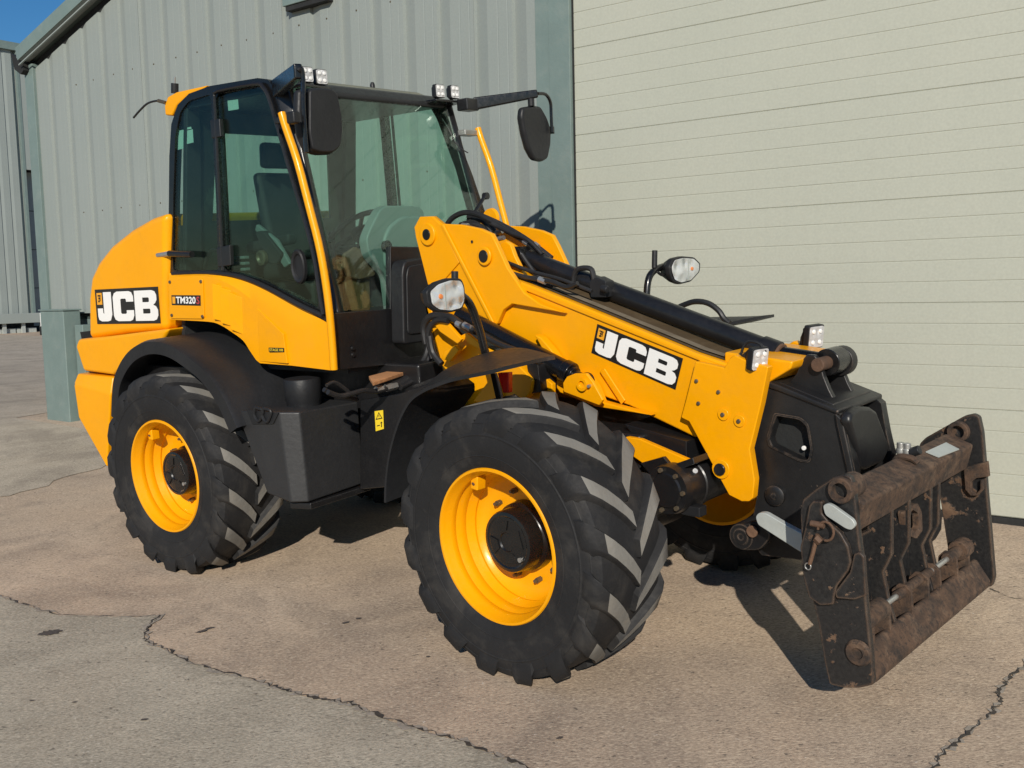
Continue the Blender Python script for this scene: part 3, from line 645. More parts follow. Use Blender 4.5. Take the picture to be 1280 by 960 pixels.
# ---- yellow side panels below the cab
def side_panel(mir):
    top=[(-0.203,-0.765,1.811),(0.1615,-0.765,1.806),(0.3938,-0.765,1.792),(0.5755,-0.765,1.756),(0.7482,-0.765,1.703),(0.9133,-0.765,1.638),(1.042,-0.765,1.589),(1.221,-0.765,1.511)]
    lin=[(-0.1549,-0.8,1.785),(0.2079,-0.8,1.788),(0.4326,-0.8,1.739),(0.6065,-0.8,1.661),(0.7726,-0.8,1.569),(0.9325,-0.8,1.471)]
    bot=[(0.9397,-0.8,1.273),(0.6586,-0.8,1.277),(0.6247,-0.8,1.295),(0.5742,-0.8,1.349),(0.5232,-0.8,1.405),(0.4324,-0.8,1.45),(0.3167,-0.8,1.496),(0.2016,-0.8,1.514),(-0.1263,-0.8,1.522),(-0.2022,-0.8,1.529)]
    fr_=[(1.232,-0.775,1.512),(1.226,-0.775,1.254)]
    g=G(); lin=dens(lin,4); t1=dens(top[:6],4); t2=[Vector(top[6]),Vector(fr_[0])]; bot=[Vector(p) for p in bot[:2]]+dens(bot[2:],3); fr_=[Vector(p) for p in fr_]
    main=lin+bot; g.add(main,[tuple(range(len(main)))])
    k=len(lin); g.add(lin+t1,[(i,i+1,k+i+1,k+i) for i in range(k-1)]); g.add([lin[-1],t1[-1],t2[0],t2[1]],[(0,2,1),(0,3,2)])
    g.add([lin[-1],fr_[0],fr_[1],bot[0]],[(0,1,2,3)])
    b2=[fr_[1]]+bot; inn=[(p[0],-.70,p[2]) for p in b2]; n=len(b2); g.add(b2+inn,[(i,i+1,n+i+1,n+i) for i in range(n-1)])
    top=t1+t2; ti=[(p[0],-.70,p[2]) for p in top]; n=len(top); g.add(top+ti,[(i,i+1,n+i+1,n+i) for i in range(n-1)])
    g.add([fr_[0],fr_[1],(fr_[1][0],-.70,fr_[1][2]),(fr_[0][0],-.70,fr_[0][2])],[(0,1,2,3)])
    if mir: g=g.mirror()
    sp=part('side_panel',g,'yellow',.005,seg=3,ang=24)
    if mir: return sp
    for P in ([(0.3154,-0.798,1.743),(0.3705,-0.798,1.726),(0.3481,-0.798,1.516),(0.289,-0.798,1.534)],[(0.3885,-0.798,1.719),(0.4538,-0.798,1.699),(0.4356,-0.798,1.488),(0.3628,-0.798,1.511)],[(0.4674,-0.798,1.69),(0.5518,-0.798,1.657),(0.5263,-0.798,1.442),(0.4486,-0.798,1.474)]):
        g=G(); a,b,c,d=[Vector(p) for p in P]; o=Vector((0,-.028,0)); e=Vector((0,-.004,0))
        g.add([a,b,c,d,a+o,b+e,c+e,d+o],[(4,5,6,7),(0,1,5,4),(1,2,6,5),(2,3,7,6),(3,0,4,7)]); make('louvre',g,'yellow',sp,'',bev=.003)
    P=[(0.6814,-0.798,1.596),(0.907,-0.798,1.453),(0.9185,-0.798,1.286),(0.6577,-0.798,1.288)]; g=G(); a,b,c,d=[Vector(p) for p in P]; o=Vector((0,-.018,0)); e=Vector((0,-.004,0))
    g.add([a,b,c,d,a+e,b+o,c+o,d+e],[(4,5,6,7),(0,1,5,4),(1,2,6,5),(2,3,7,6),(3,0,4,7)]); make('raised_pad',g,'yellow',sp,'',bev=.003)
    P=rnd([(-0.1526,-0.799,1.783),(0.2005,-0.799,1.776),(0.1751,-0.799,1.531),(-0.1774,-0.799,1.531)],.02); g=G(); g.prism(P,(0,-.009,0)); ap=make('access_plate',g,'yellow',sp,'',bev=.003)
    for c in [(-0.1339,-0.807,1.758),(0.1844,-0.807,1.756),(-0.1504,-0.807,1.552),(0.1649,-0.807,1.546)]:
        g=G(); c=Vector(c); g.cyl(c,c+Vector((0,-.008,0)),.011,.009,n=10); make('screw',g,'bolt',sp,'')
    c4=[(-0.1322,-0.8085,1.677),(0.1663,-0.8085,1.674),(0.1579,-0.8085,1.611),(-0.139,-0.8085,1.616)]; g=G(); g.prism(c4,(0,-.0015,0)); pl=make('model_plate',g,'decalblack',sp,'')
    q=quadmap(c4); g=G(); g.prism([q(u,v)+Vector((0,-.0015,0)) for u,v in ((.03,.85),(.13,.85),(.13,.15),(.03,.15))],(0,-.0006,0)); make('emblem',g,'decalyellow',sp,'')
    make('lettering',text_geo('TM320',c4,-.0024,.16,.84,.17,.86,.03),'white',sp,''); make('lettering',text_geo('S',c4,-.0024,.865,.97,.15,.88,.02),'redtext',sp,'')
    c4=[(0.7733,-0.8175,1.373),(0.9059,-0.8175,1.374),(0.9048,-0.8175,1.351),(0.7713,-0.8175,1.349)]; g=G(); g.prism(c4,(0,-.0015,0)); make('stage_plate',g,'decalblack',sp,'')
    make('lettering',text_geo('STAGE IIIB',c4,-.002,.05,.95,.2,.8,.01),'sticker',sp,'')
side_panel(False); side_panel(True)

# ---- rear fenders
def rear_fender(mir):
    A=[Vector(p) for p in [(-0.5507,-1.06,0.932),(-0.4878,-1.06,1.141),(-0.3997,-1.06,1.256),(-0.273,-1.06,1.35),(-0.1319,-1.06,1.403),(-0.0016,-1.06,1.42),(0.1363,-1.06,1.409),(0.2803,-1.06,1.365),(0.4865,-1.06,1.265),(0.6343,-1.06,1.126),(0.7368,-1.06,0.9506)]]
    Q=[]
    for i in range(len(A)-1):
        p0=A[max(i-1,0)];p1=A[i];p2=A[i+1];p3=A[min(i+2,len(A)-1)]
        for k in range(4):
            t=k/4; Q.append(.5*((2*p1)+(p2-p0)*t+(2*p0-5*p1+4*p2-p3)*t*t+(3*p1-p0-3*p2+p3)*t**3))
    A=Q+[A[-1]]
    c=Vector((.10,-1.06,.62)); g=G(); n=len(A)
    B=[p+(c-p).normalized()*.075 for p in A]
    mid=[p+Vector((0,.03,0))-(c-p).normalized()*.012 for p in A]
    inn=[Vector((p.x,-.52,p.z))-(c-p).normalized()*.02 for p in A]
    inn2=[p+(c-Vector((p.x,-1.06,p.z))).normalized()*.02 for p in inn]
    B2=[p+Vector((0,.02,0)) for p in B]
    rows=[B2,B,A,mid,inn,inn2,B2]
    V=[p for r_ in rows for p in r_]; F=[]
    for j in range(len(rows)-1):
        for i in range(n-1): F.append((j*n+i,j*n+i+1,(j+1)*n+i+1,(j+1)*n+i))
    g.add(V,F)
    if mir: g=g.mirror()
    part('rear_fender',g,'plastic',0,ang=60)
rear_fender(False); rear_fender(True)
g=G(); g.prism([(-1.212,-0.56,1.261),(-0.5394,-0.56,1.468),(0.1766,-0.56,1.399),(0.3387,-0.56,0.9022),(-0.0023,-0.56,0.2417),(-1.463,-0.56,0.0531)],(0,.04,0)); part('fender_liner',g,'dgap')
# ---- fuel tank box beside the steps
def tank(mir):
    P=[(.66,-1.0,1.035),(1.035,-1.0,1.05),(1.13,-.935,1.045),(1.13,-.50,1.03),(.66,-.50,1.03),(.87,-1.0,.575),(1.07,-1.0,.545),(1.14,-.935,.54),(1.13,-.50,.545),(.87,-.50,.56)]
    g=G(); g.hull(P); g=g.mirror() if mir else g; t=part('fuel_tank',g,'tank',.012,seg=3,ang=20)
    return t
ft=tank(False); tank(True)
HP=[(0.8595,-1.005,1.067),(0.8457,-1.005,1.021),(0.8762,-1.005,0.9912),(0.9081,-1.005,1.02),(0.9203,-1.005,1.057)]
for dx in (0,.07):
    g=G(); g.tube([(p[0]+dx,-1.016,p[2]) for p in HP]+[(HP[0][0]+dx,-1.016,HP[0][2])],.009,8); make('latch_handle',g,'plastic',ft,'')
g=G(); g.prism([(0.7682,-1.002,1.047),(0.8059,-1.002,0.9675),(0.9875,-1.002,0.9807),(1.044,-1.002,1.047)],(0,-.006,0)); make('latch_recess',g,'plastic',ft,'',bev=.002)
g=G(); g.hull([(1.02,-.97,.535),(1.15,-.93,.535),(1.15,-.47,.535),(1.02,-.47,.535),(1.02,-.97,.50),(1.15,-.93,.50),(1.15,-.47,.50),(1.02,-.47,.50)]); part('foot_step',g,'black',.006)
HC=Vector([(1.241,-0.6,0.5442)][0]); c=Vector([(0.9413,-0.74,1.044)][0]); g=G(); g.lathe(c,(0,0,1),[(-.05,.0),(-.05,.095),(.02,.097),(.03,.103),(.14,.106),(.15,.100),(.16,.0)],n=32); part('air_canister',g,'plastic',0)
CPp=[(1.211,-0.56,1.053),(1.529,-0.56,1.107),(1.887,-0.56,1.219),(1.923,-0.56,0.6649),(1.151,-0.56,0.5243)]; g=G(); g.prism(CPp,(0,.04,0)); part('pivot_side_plate',g,'black',.006)
c4=[(1.328,-0.565,0.997),(1.395,-0.565,1.008),(1.39,-0.565,0.9013),(1.325,-0.565,0.8827)]; g=G(); g.prism(c4,(0,-.002,0)); st=part('warning_sticker',g,'sticker')
q=quadmap(c4); o=Vector((0,-.0022,0))
g=G(); g.prism([q(u,v)+o for u,v in ((.5,.93),(.92,.56),(.08,.56))],(0,-.0006,0),[[q(u,v)+o for u,v in ((.5,.86),(.78,.61),(.22,.61))]]); make('warning_triangle',g,'decalblack',st,'')
g=G(); g.prism([q(u,v)+o for u,v in ((.2,.22),(.55,.22),(.55,.27),(.2,.27))],(0,-.0006,0)); g.prism([q(u,v)+o for u,v in ((.7,.12),(.8,.12),(.8,.33),(.9,.33),(.75,.42),(.6,.33),(.7,.33))],(0,-.0006,0)); g.prism([q(u,v)+o for u,v in ((.47,.66),(.53,.66),(.54,.78),(.46,.78))],(0,-.0006,0)); make('warning_mark',g,'decalblack',st,'')

# ================================================================== cab
CAB=[]
K=.055
side_o=[(-0.2226,-0.7558,1.804),(-0.1978,-0.7463,2.016),(-0.1303,-0.7235,2.523),(-0.0876,-0.715,2.71),(-0.0092,-0.7103,2.815),(0.1102,-0.7081,2.865),(0.3161,-0.7073,2.882),(0.5986,-0.7077,2.873),(0.7546,-0.708,2.867),(0.8362,-0.7088,2.849),(0.8869,-0.7108,2.804),(0.9423,-0.7173,2.661),(1.068,-0.7322,2.329),(1.198,-0.7504,1.924),(1.242,-0.7667,1.563),(1.226,-0.769,1.511),(1.042,-0.7659,1.58),(0.9105,-0.7637,1.629),(0.7416,-0.7608,1.693),(0.5655,-0.7584,1.746),(0.3812,-0.7568,1.782),(0.1474,-0.7562,1.796)]
hole1=rnd([(-0.1725,-0.7548,1.827),(-0.1189,-0.7355,2.257),(-0.0545,-0.7184,2.635),(0.0104,-0.7123,2.77),(0.1056,-0.7099,2.824),(0.3113,-0.7094,2.835),(0.3218,-0.7115,2.788),(0.3106,-0.7367,2.229),(0.292,-0.7552,1.817)],.03)
hole2=rnd([(0.3538,-0.7553,1.815),(0.3641,-0.7369,2.225),(0.3698,-0.7106,2.809),(0.402,-0.7097,2.828),(0.7224,-0.71,2.821),(0.7903,-0.711,2.8),(0.845,-0.7148,2.715),(0.9822,-0.7319,2.336),(1.117,-0.7487,1.962),(1.171,-0.7634,1.637),(1.154,-0.7655,1.589),(0.9141,-0.7617,1.674),(0.7108,-0.7583,1.748),(0.4958,-0.7563,1.793)],.035)
def cab_side(mir):
    g=G(); g.prism(side_o,(0,.05,0),[hole1,hole2])
    fr=part('cab_side_frame',(g.mirror() if mir else g),'gloss',.006,seg=2)
    for h,nm in ((hole1,'quarter_glass'),(hole2,'door_glass')):
        g=G(); g.prism([(p[0],p[1]+.008,p[2]) for p in shrink(h,1.015)],(0,.006,0)); make(nm,(g.mirror() if mir else g),'glass' if mir else 'side_glass',fr,'',smooth=False)
    # door edge tube and rubber strip
    T=[(1.216,-0.7838,1.56),(1.197,-0.7797,1.651),(1.148,-0.7667,1.94),(1.009,-0.749,2.333),(0.879,-0.7322,2.706),(0.8194,-0.7277,2.807),(0.7453,-0.7265,2.834),(0.419,-0.7262,2.84),(0.3788,-0.7273,2.816)]
    g=G(); g.tube(T,.012,8,smooth=3); make('door_edge',(g.mirror() if mir else g),'black',fr,'')
    T=[(0.3788,-0.7273,2.816),(0.3723,-0.7436,2.454),(0.3617,-0.7653,1.97),(0.3616,-0.7723,1.816)]; g=G(); g.tube(T,.010,8,smooth=3); make('door_edge',(g.mirror() if mir else g),'black',fr,'')
    T=[(-0.1522,-0.7706,1.808),(0.1696,-0.7707,1.806),(0.4024,-0.7714,1.792),(0.5863,-0.7728,1.76),(0.7616,-0.7752,1.708),(0.9298,-0.7779,1.646),(1.06,-0.78,1.599),(1.213,-0.7822,1.552)]; g=G(); g.tube(T,.014,8,smooth=3); make('sill_rubber',(g.mirror() if mir else g),'plastic',fr,'')
    for a,b in (((272,149),(274,170)),((279,308),(281,332))):
        pass
    return fr
csf=cab_side(False); cab_side(True)
for P in ([(0.3307,-0.7411,2.686),(0.4218,-0.7412,2.684),(0.4226,-0.7459,2.581),(0.3351,-0.7459,2.58)],[(0.3165,-0.7743,1.949),(0.4478,-0.7737,1.963),(0.4436,-0.7791,1.843),(0.3205,-0.7794,1.836)]):
    g=G(); g.prism(P,(0,.03,0)); make('hinge',g,'black',csf,'',bev=.006)
for P,mt in (([(0.4453,-0.6887,2.784),(0.5413,-0.6889,2.78),(0.5432,-0.6914,2.725),(0.4472,-0.6913,2.727)],'paper'),([(-0.0727,-0.694,2.667),(0.0101,-0.694,2.668),(0.0062,-0.6988,2.559),(-0.0729,-0.699,2.555)],'paper'),([(0.0214,-0.6943,2.659),(0.0947,-0.6943,2.661),(0.0943,-0.6977,2.583),(0.021,-0.6978,2.581)],'paper'),([(0.0233,-0.6936,2.676),(0.0803,-0.6936,2.677),(0.083,-0.6941,2.665),(0.0237,-0.6941,2.665)],'paper')):
    g=G(); g.prism(P,(0,-.0008,0)); make('glass_label',g,mt,csf,'')
# door handle, sleeve on the rear post
hp=Vector([(1.052,-0.77,1.822)][0]); g=G(); g.lathe(hp,(0,-1,0),[(0,.075),(.02,.075),(.028,.068),(.022,.055),(.012,.05),(.012,0)],n=28); hd=make('door_handle',g,'plastic',csf,'')
hd.data.transform(Matrix.Translation(hp)@Matrix.Diagonal((.72,1,1.25,1))@Matrix.Translation(-hp))
P=[(-0.2718,-0.7853,1.926),(-0.1419,-0.7851,1.932),(0.0895,-0.7856,1.919)]; g=G(); g.cyl(P[0],P[1],.014,.018,n=12); make('door_stay_tip',g,'steel',csf,''); g=G(); g.cyl(P[1],P[2],.02,n=12); make('door_stay',g,'black',csf,'')
P=[(0.0825,-0.7,1.833),(0.1469,-0.7,1.928),(0.2283,-0.7,1.939)]; g=G(); g.tube(P,.012,8); make('inner_stay',g,'black',csf,'')

# roof
RO=[(0.0386,-0.655,2.897),(0.2472,-0.655,2.907),(0.6904,-0.655,2.889),(0.7914,-0.655,2.86),(0.8311,-0.655,2.799),(0.7324,-0.655,2.79),(0.1402,-0.655,2.833)]
g=G(); zz=2.885
g.hull([(.04,-.70,2.78),(.93,-.70,2.78),(.98,-.65,2.78),(.98,.65,2.78),(.93,.70,2.78),(.04,.70,2.78),(.08,-.64,2.858),(.82,-.65,2.858),(.91,-.60,2.842),(.91,.60,2.842),(.82,.65,2.858),(.08,.64,2.858)])
rf=part('cab_roof',g,'black',.02,seg=3,ang=20)
g=G(); g.hull([(.30,-.54,2.860),(.88,-.54,2.846),(.88,.54,2.846),(.30,.54,2.860),(.34,-.50,2.876),(.85,-.50,2.866),(.85,.50,2.866),(.34,.50,2.876)]); make('roof_hatch',g,'roofdust',rf,'',bev=.008)
g=G(); P=[(-0.1641,-0.7,2.829),(-0.1216,-0.7,2.877),(-0.027,-0.7,2.893),(0.2768,-0.7,2.892),(0.2334,-0.7,2.866),(0.0972,-0.7,2.858),(-0.033,-0.7,2.814),(-0.0969,-0.7,2.76),(-0.1663,-0.7,2.772)]; g.prism(P,(0,1.40,0)); part('roof_rear_cap',g,'yellow',.012,seg=3)
g=G(); g.cyl((.955,-.60,2.775),(.955,.60,2.775),.018,n=10); part('screen_top_rail',g,'plastic')
# windscreen and pillars
KX=-.2646
WS=[(.955,-.66,2.775),(.955,.66,2.775),(1.276,.69,1.57),(1.276,-.69,1.57)]
g=G(); g.prism(WS,(.006,0,.0015)); part('windscreen',g,'glass',smooth=False)
for s in (-1,1):
    g=G(); g.hull([(.90,s*.715,2.79),(.975,s*.68,2.79),(.955,s*.63,2.79),(.88,s*.64,2.79),(1.21,s*.765,1.56),(1.272,s*.72,1.56),(1.26,s*.67,1.56),(1.19,s*.68,1.56)])
    part('front_pillar',g,'black',.01,seg=2,ang=20)
    g=G(); g.hull([(-.20,s*.74,1.30),(-.16,s*.74,1.30),(-.20,s*.60,1.30),(-.16,s*.60,1.30),(.02,s*.695,2.79),(.06,s*.695,2.79),(.02,s*.60,2.79),(.06,s*.60,2.79)])
    part('rear_pillar',g,'dark',.008)
# rear wall of the cab: glass above, solid below
g=G(); g.prism([(-.15,-.74,1.30),(-.15,.74,1.30),(-.09,.72,2.10),(-.09,-.72,2.10)],(-.03,0,0)); part('cab_rear_panel',g,'dark')
g=G(); g.prism([(-.10,-.58,1.86),(-.10,.58,1.86),(.02,.56,2.79),(.02,-.56,2.79)],(-.006,0,0),); part('rear_window',g,'glass',smooth=False)
g=G(); g.prism([(-.105,-.6,1.85),(-.105,.6,1.85),(.03,.6,2.80),(.03,-.6,2.80)],(-.02,0,0),[[(-.07,-.50,2.12),(-.07,.50,2.12),(.008,.46,2.66),(.008,-.46,2.66)]]); part('rear_window_frame',g,'dark')
g=G(); g.box((-.12,-.66,1.22),(1.24,.66,1.30)); part('cab_floor',g,'dark')
# black lower front of the cab
LP=[(1.285,-0.7649,1.567),(1.285,-0.3391,1.55),(1.285,-0.3021,1.902),(1.285,0.1927,1.875),(1.285,0.9228,1.912),(1.285,0.8583,1.202),(1.285,-0.0903,1.212),(1.285,-0.7932,1.258)]
g=G(); g.prism(LP,(-.04,0,0)); lp=part('cab_front_panel',g,'black',.006)
for q in [(1.287,-0.6573,1.361),(1.287,-0.6581,1.326)]:
    g=G(); q=Vector(q); g.cyl(q,q+Vector((.012,0,0)),.014,.010,n=12); make('panel_bolt',g,'black',lp,'')
TB=[(1.4,-0.313,1.817),(1.4,-0.1527,1.827),(1.4,-0.0537,1.785),(1.4,-0.0772,1.342),(1.4,-0.3682,1.349),(1.4,-0.3388,1.756)]; g=G(); g.prism(rnd(TB,.03),(-.10,0,0)); tb=part('toolbox',g,'plastic',.012,seg=3)
g=G(); g.prism(rnd(shrink(TB,.82),.03),(.012,0,0)); make('toolbox_lid',g,'plastic',tb,'',bev=.006)
# ---- interior
g=G(); g.hull([(.05,-.27,1.72),(.55,-.25,1.74),(.55,.25,1.74),(.05,.27,1.72),(.05,-.25,1.84),(.55,-.22,1.85),(.55,.22,1.85),(.05,.25,1.84)]); se=part('seat',g,'dark',.05,seg=4,ang=25)
g=G(); g.hull([(.10,-.25,1.85),(.20,-.25,1.85),(.20,.25,1.85),(.10,.25,1.85),(-.04,-.20,2.42),(.04,-.20,2.42),(.04,.20,2.42),(-.04,.20,2.42)]); make('seat_back',g,'dark',se,'',bev=.04,seg=4)
g=G(); g.hull([(-.05,-.12,2.45),(.02,-.12,2.45),(.02,.12,2.45),(-.05,.12,2.45),(-.06,-.10,2.62),(0,-.10,2.62),(0,.10,2.62),(-.06,.10,2.62)]); make('head_rest',g,'dark',se,'',bev=.03,seg=3)
g=G(); g.box((.1,-.22,1.30),(.5,.22,1.71)); make('seat_base',g,'dark',se,'',bev=.03)
for s in (-1,):
    g=G(); g.hull([(.02,s*.34,1.90),(.45,s*.34,1.95),(.45,s*.26,1.95),(.02,s*.26,1.90),(.02,s*.34,1.97),(.45,s*.34,2.02),(.45,s*.26,2.02),(.02,s*.26,1.97)]); make('arm_rest',g,'dark',se,'',bev=.02)
g=G(); g.hull([(.0,.33,1.30),(.75,.33,1.30),(.75,.66,1.30),(.0,.66,1.30),(.0,.36,1.92),(.70,.38,1.85),(.70,.64,1.85),(.0,.64,1.92)]); part('side_console',g,'dark',.03,seg=3)
CO=[(1.12,-0.1977,2.117),(1.12,-0.1492,2.139),(1.12,0.1117,2.136),(1.12,0.1809,2.111),(1.12,0.1839,1.926),(1.12,0.1853,1.431),(1.12,-0.1643,1.486),(1.12,-0.1791,1.729),(1.12,-0.3103,1.853),(1.12,-0.326,1.946),(1.12,-0.2946,1.999)]
g=G(); g.prism(rnd(CO,.03),(-.07,0,0)); dc=part('dash_console',g,'grey',.025,seg=4,ang=30)
CO2=[(1.145,-0.2086,1.94),(1.145,-0.1541,2.017),(1.145,-0.0398,2.075),(1.145,0.1497,2.072),(1.145,0.1395,1.829),(1.145,-0.097,1.723),(1.145,-0.2126,1.777)]; g=G(); g.prism(rnd(CO2,.04),(-.03,0,0)); make('console_cowl',g,'grey',dc,'',bev=.015,seg=3)
c=Vector([(1.15,-0.1978,1.902)][0]); g=G(); g.lathe(c,(1,0,0),[(-.01,.034),(.012,.036),(.016,.03),(.010,.028),(.004,.027),(.004,0)],n=24); make('gauge',g,'gloss',dc,'')
# steering wheel
swc=Vector([(0.8,-0.0704,2.003)][0]); ax=Vector((-.55,0,.83)).normalized(); u=Vector((0,1,0)); w=ax.cross(u)
g=G(); g.tube([swc+.20*(math.cos(t*2*math.pi/24)*u+math.sin(t*2*math.pi/24)*w) for t in range(25)],.016,8,smooth=0); sw=part('steering_wheel',g,'dark')
g=G(); g.lathe(swc-ax*.04,ax,[(0,.0),(0,.06),(.05,.055),(.06,0)],n=20)
for t in (0,8,16): g.tube([swc,swc+.20*(math.cos(t*2*math.pi/24)*u+math.sin(t*2*math.pi/24)*w)],.013,8,smooth=0)
make('wheel_spokes',g,'dark',sw,''); g=G(); g.tube([swc-ax*.03,swc-ax*.45+Vector((.05,0,0)),Vector((1.0,0,1.3))],.05,12); make('steering_column',g,'dark',sw,'')
P=[(1,-0.3906,1.815),(1,-0.1973,1.813),(1,-0.2155,1.519),(1,-0.4208,1.538)]; g=G(); g.prism(rnd(P,.03),(-.03,0,0)); part('floor_bulkhead',g,'bulkhead',.01)
P=[(1.03,-0.4249,1.871),(1.03,-0.326,1.912),(1.03,-0.1831,1.849),(1.03,-0.1824,1.731),(1.03,-0.3151,1.716),(1.03,-0.426,1.747)]; g=G(); g.prism(rnd(P,.02),(-.03,0,0)); part('pedal_box',g,'rustpin',.01)
c=Vector([(1.06,-0.508,1.815)][0]); g=G(); g.lathe(c,(1,0,0),[(0,.0),(0,.03),(.02,.03),(.02,.018),(.01,.018),(.01,0)],n=16); part('pedal_boss',g,'bolt')

g=G(); q=Vector([(0.75,-0.2532,1.958)][0]); g.tube([q+Vector((0,0,-.25)),q+Vector((.01,0,-.05)),q],.012,8); lv=part('control_lever',g,'dark'); g=G(); g.lathe(q,(0,0,1),[(-.02,.0),(-.02,.02),(.03,.024),(.05,.015),(.052,0)],n=14); make('lever_knob',g,'gloss',lv,'')
P=[(0.2546,-0.55,1.99),(0.3928,-0.55,1.984),(0.3657,-0.55,1.802),(0.2261,-0.55,1.806)]
for k in range(6):
    zc=1.70+.035*k; g=G(); g.box((.22,-.66,zc),(.42,-.62,zc+.018)); part('air_vent_slat',g,'grey',.004)
P=[(0.4637,-0.6,2.03),(0.539,-0.6,2.036),(0.6929,-0.6,1.891),(0.6421,-0.6,1.836),(0.5693,-0.6,1.838)]; g=G(); g.prism(rnd(P,.02),(0,.05,0)); part('seat_bracket',g,'dark',.01)
c=Vector([(0.5295,-0.605,1.877)][0]); g=G(); g.lathe(c,(0,-1,0),[(0,.0),(0,.045),(.02,.045),(.025,.03),(.015,.018),(.015,0)],n=20); part('seat_hinge',g,'bolt')
P=[(0.46,-0.58,2.077),(0.6299,-0.58,1.976),(0.7322,-0.58,1.833),(0.6791,-0.58,1.811),(0.5538,-0.58,1.955),(0.4395,-0.58,2.04)]; g=G(); g.prism(P,(0,.03,0)); part('seat_trim',g,'grey',.008)
P=[(1.19,-0.1052,2.093),(1.19,0.06,2.09),(1.19,0.0513,2.005),(1.19,-0.1139,2.009)]; 
# ---- grab rails, mirrors, work lights
rail=[(1.064,-0.82,2.636),(1.086,-0.82,2.563),(1.157,-0.82,2.374),(1.221,-0.82,2.128),(1.267,-0.82,1.946),(1.292,-0.82,1.789),(1.307,-0.82,1.611),(1.31,-0.82,1.427),(1.306,-0.82,1.267)]
for s in (0,1):
    g=G(); g.tube(rail,.021,12,smooth=3); part('grab_rail',(g.mirror() if s else g),'yellow')
    a=rail[0]; g=G(); g.hull([(a[0]-.075+dx,-.815+dy,a[2]-.05+dz) for dx in (0,.085) for dy in (0,.14) for dz in (0,.035)]); part('rail_bracket',(g.mirror() if s else g),'steel' if s else 'black',.005)
def worklight(c,ax_,size,parent,fr,nm='work_light',bodym='plastic'):
    """square LED lamp: housing, lens and bracket; ax_ = facing direction"""
    c=Vector(c); ax_=Vector(ax_).normalized(); u=Vector((0,0,1)).cross(ax_).normalized(); w=ax_.cross(u); h=size/2
    def q(a,b,d): return c+u*a+w*b+ax_*d
    sq=lambda k,d:[q(a*k,b*k*1.08,d) for a,b in ((-h,-h),(h,-h),(h,h),(-h,h))]
    g=G(); g.prism(rnd(sq(1,-.0),.012),ax_*-.03); g.hull(sq(.85,-.03)+sq(.6,-.055)); b=part(nm,g,bodym,.003,fr)
    g=G(); g.prism(rnd(sq(.90,.0005),.012),ax_*.003); make('led_lens',g,'led',b,'')
    for a in (-.42,.42):
        for e in (-.5,.5):
            g=G(); cc=q(a*h,e*h,.004); g.lathe(cc,ax_,[(0,.011),(.004,.009),(.006,0)],n=12); make('led',g,'white',b,'')
    g=G(); g.hull(sq(.5,-.04)+[p-w*(h*1.6) for p in sq(.35,-.035)]); make('lamp_bracket',g,'black',b,'',bev=.003)
    return b
for s in (-1,1):
    worklight((1.04,s*.494,2.852),(1,-.10,.02),.078,TH,'R'); worklight((1.06,s*.614,2.852),(1,-.06,.02),.078,TH,'R')
    g=G(); g.hull([(.90,s*.44,2.775),(1.05,s*.44,2.785),(1.08,s*.67,2.785),(.90,s*.69,2.775),(.90,s*.44,2.80),(1.05,s*.44,2.80),(1.08,s*.67,2.80),(.90,s*.69,2.80)]); part('lamp_shelf',g,'gloss',.004)
# near mirror
A=[(0.8753,-0.7,2.768),(0.8428,-0.7,2.828)]; tipn=Vector([(1.35,-0.93,2.8)][0]); rootn=Vector([(0.8297,-0.66,2.794)][0])
def arm(a,b,wa,wb,nm='mirror_arm'):
    a,b=Vector(a),Vector(b); d=(b-a).normalized(); s=d.cross(Vector((0,0,1))).normalized(); u=s.cross(d)
    g=G(); g.hull([a+s*x*wa*.5+u*z*wa for x in (-1,1) for z in (-1,1)]+[b+s*x*wb*.6+u*z*wb for x in (-1,1) for z in (-1,1)]); return part(nm,g,'gloss',.01,seg=3)
an=arm(rootn,tipn,.05,.038)
mp=[(1.36,-0.9167,2.811),(1.36,-0.9124,2.757),(1.36,-0.9257,2.639),(1.36,-0.9286,2.52),(1.36,-0.9314,2.401)]
g=G(); g.tube([tipn]+[Vector(p) for p in mp],.012,8); make('mirror_pipe',g,'gloss',an,'')
mb=[(1.345,-0.9308,2.711),(1.345,-0.8175,2.731),(1.345,-0.7076,2.736),(1.345,-0.6765,2.714),(1.345,-0.6589,2.617),(1.345,-0.6588,2.514),(1.345,-0.6793,2.431),(1.345,-0.7451,2.396),(1.345,-0.8392,2.391),(1.345,-0.9072,2.408),(1.345,-0.941,2.482),(1.345,-0.9486,2.6)]
g=G(); g.prism(rnd(mb,.02),(-.055,0,0)); mn=part('mirror',g,'plastic',.022,seg=4,ang=30)
mb2=[(1.35,-0.8829,2.71),(1.35,-0.8229,2.722),(1.35,-0.7243,2.726),(1.35,-0.6934,2.704),(1.35,-0.6759,2.607),(1.35,-0.6778,2.513),(1.35,-0.7001,2.438),(1.35,-0.76,2.403),(1.35,-0.8426,2.401),(1.35,-0.8947,2.415),(1.35,-0.9061,2.503)]; g=G(); g.prism(rnd(mb2,.02),(.022,0,0)); make('mirror_cover',g,'plastic',mn,'',bev=.018,seg=4)
g=G(); g.prism(shrink(sety(mb,0) and [(1.29,p[1],p[2]) for p in mb],.9),(-.004,0,0)); make('mirror_glass',g,'steel',mn,'')
g=G(); q=Vector([(1.38,-1.018,2.564)][0]); g.hull([q+Vector((dx,dy,dz)) for dx in (-.03,.03) for dy in (-.02,.025) for dz in (-.03,.03)]); make('mirror_clamp',g,'plastic',mn,'',bev=.01)
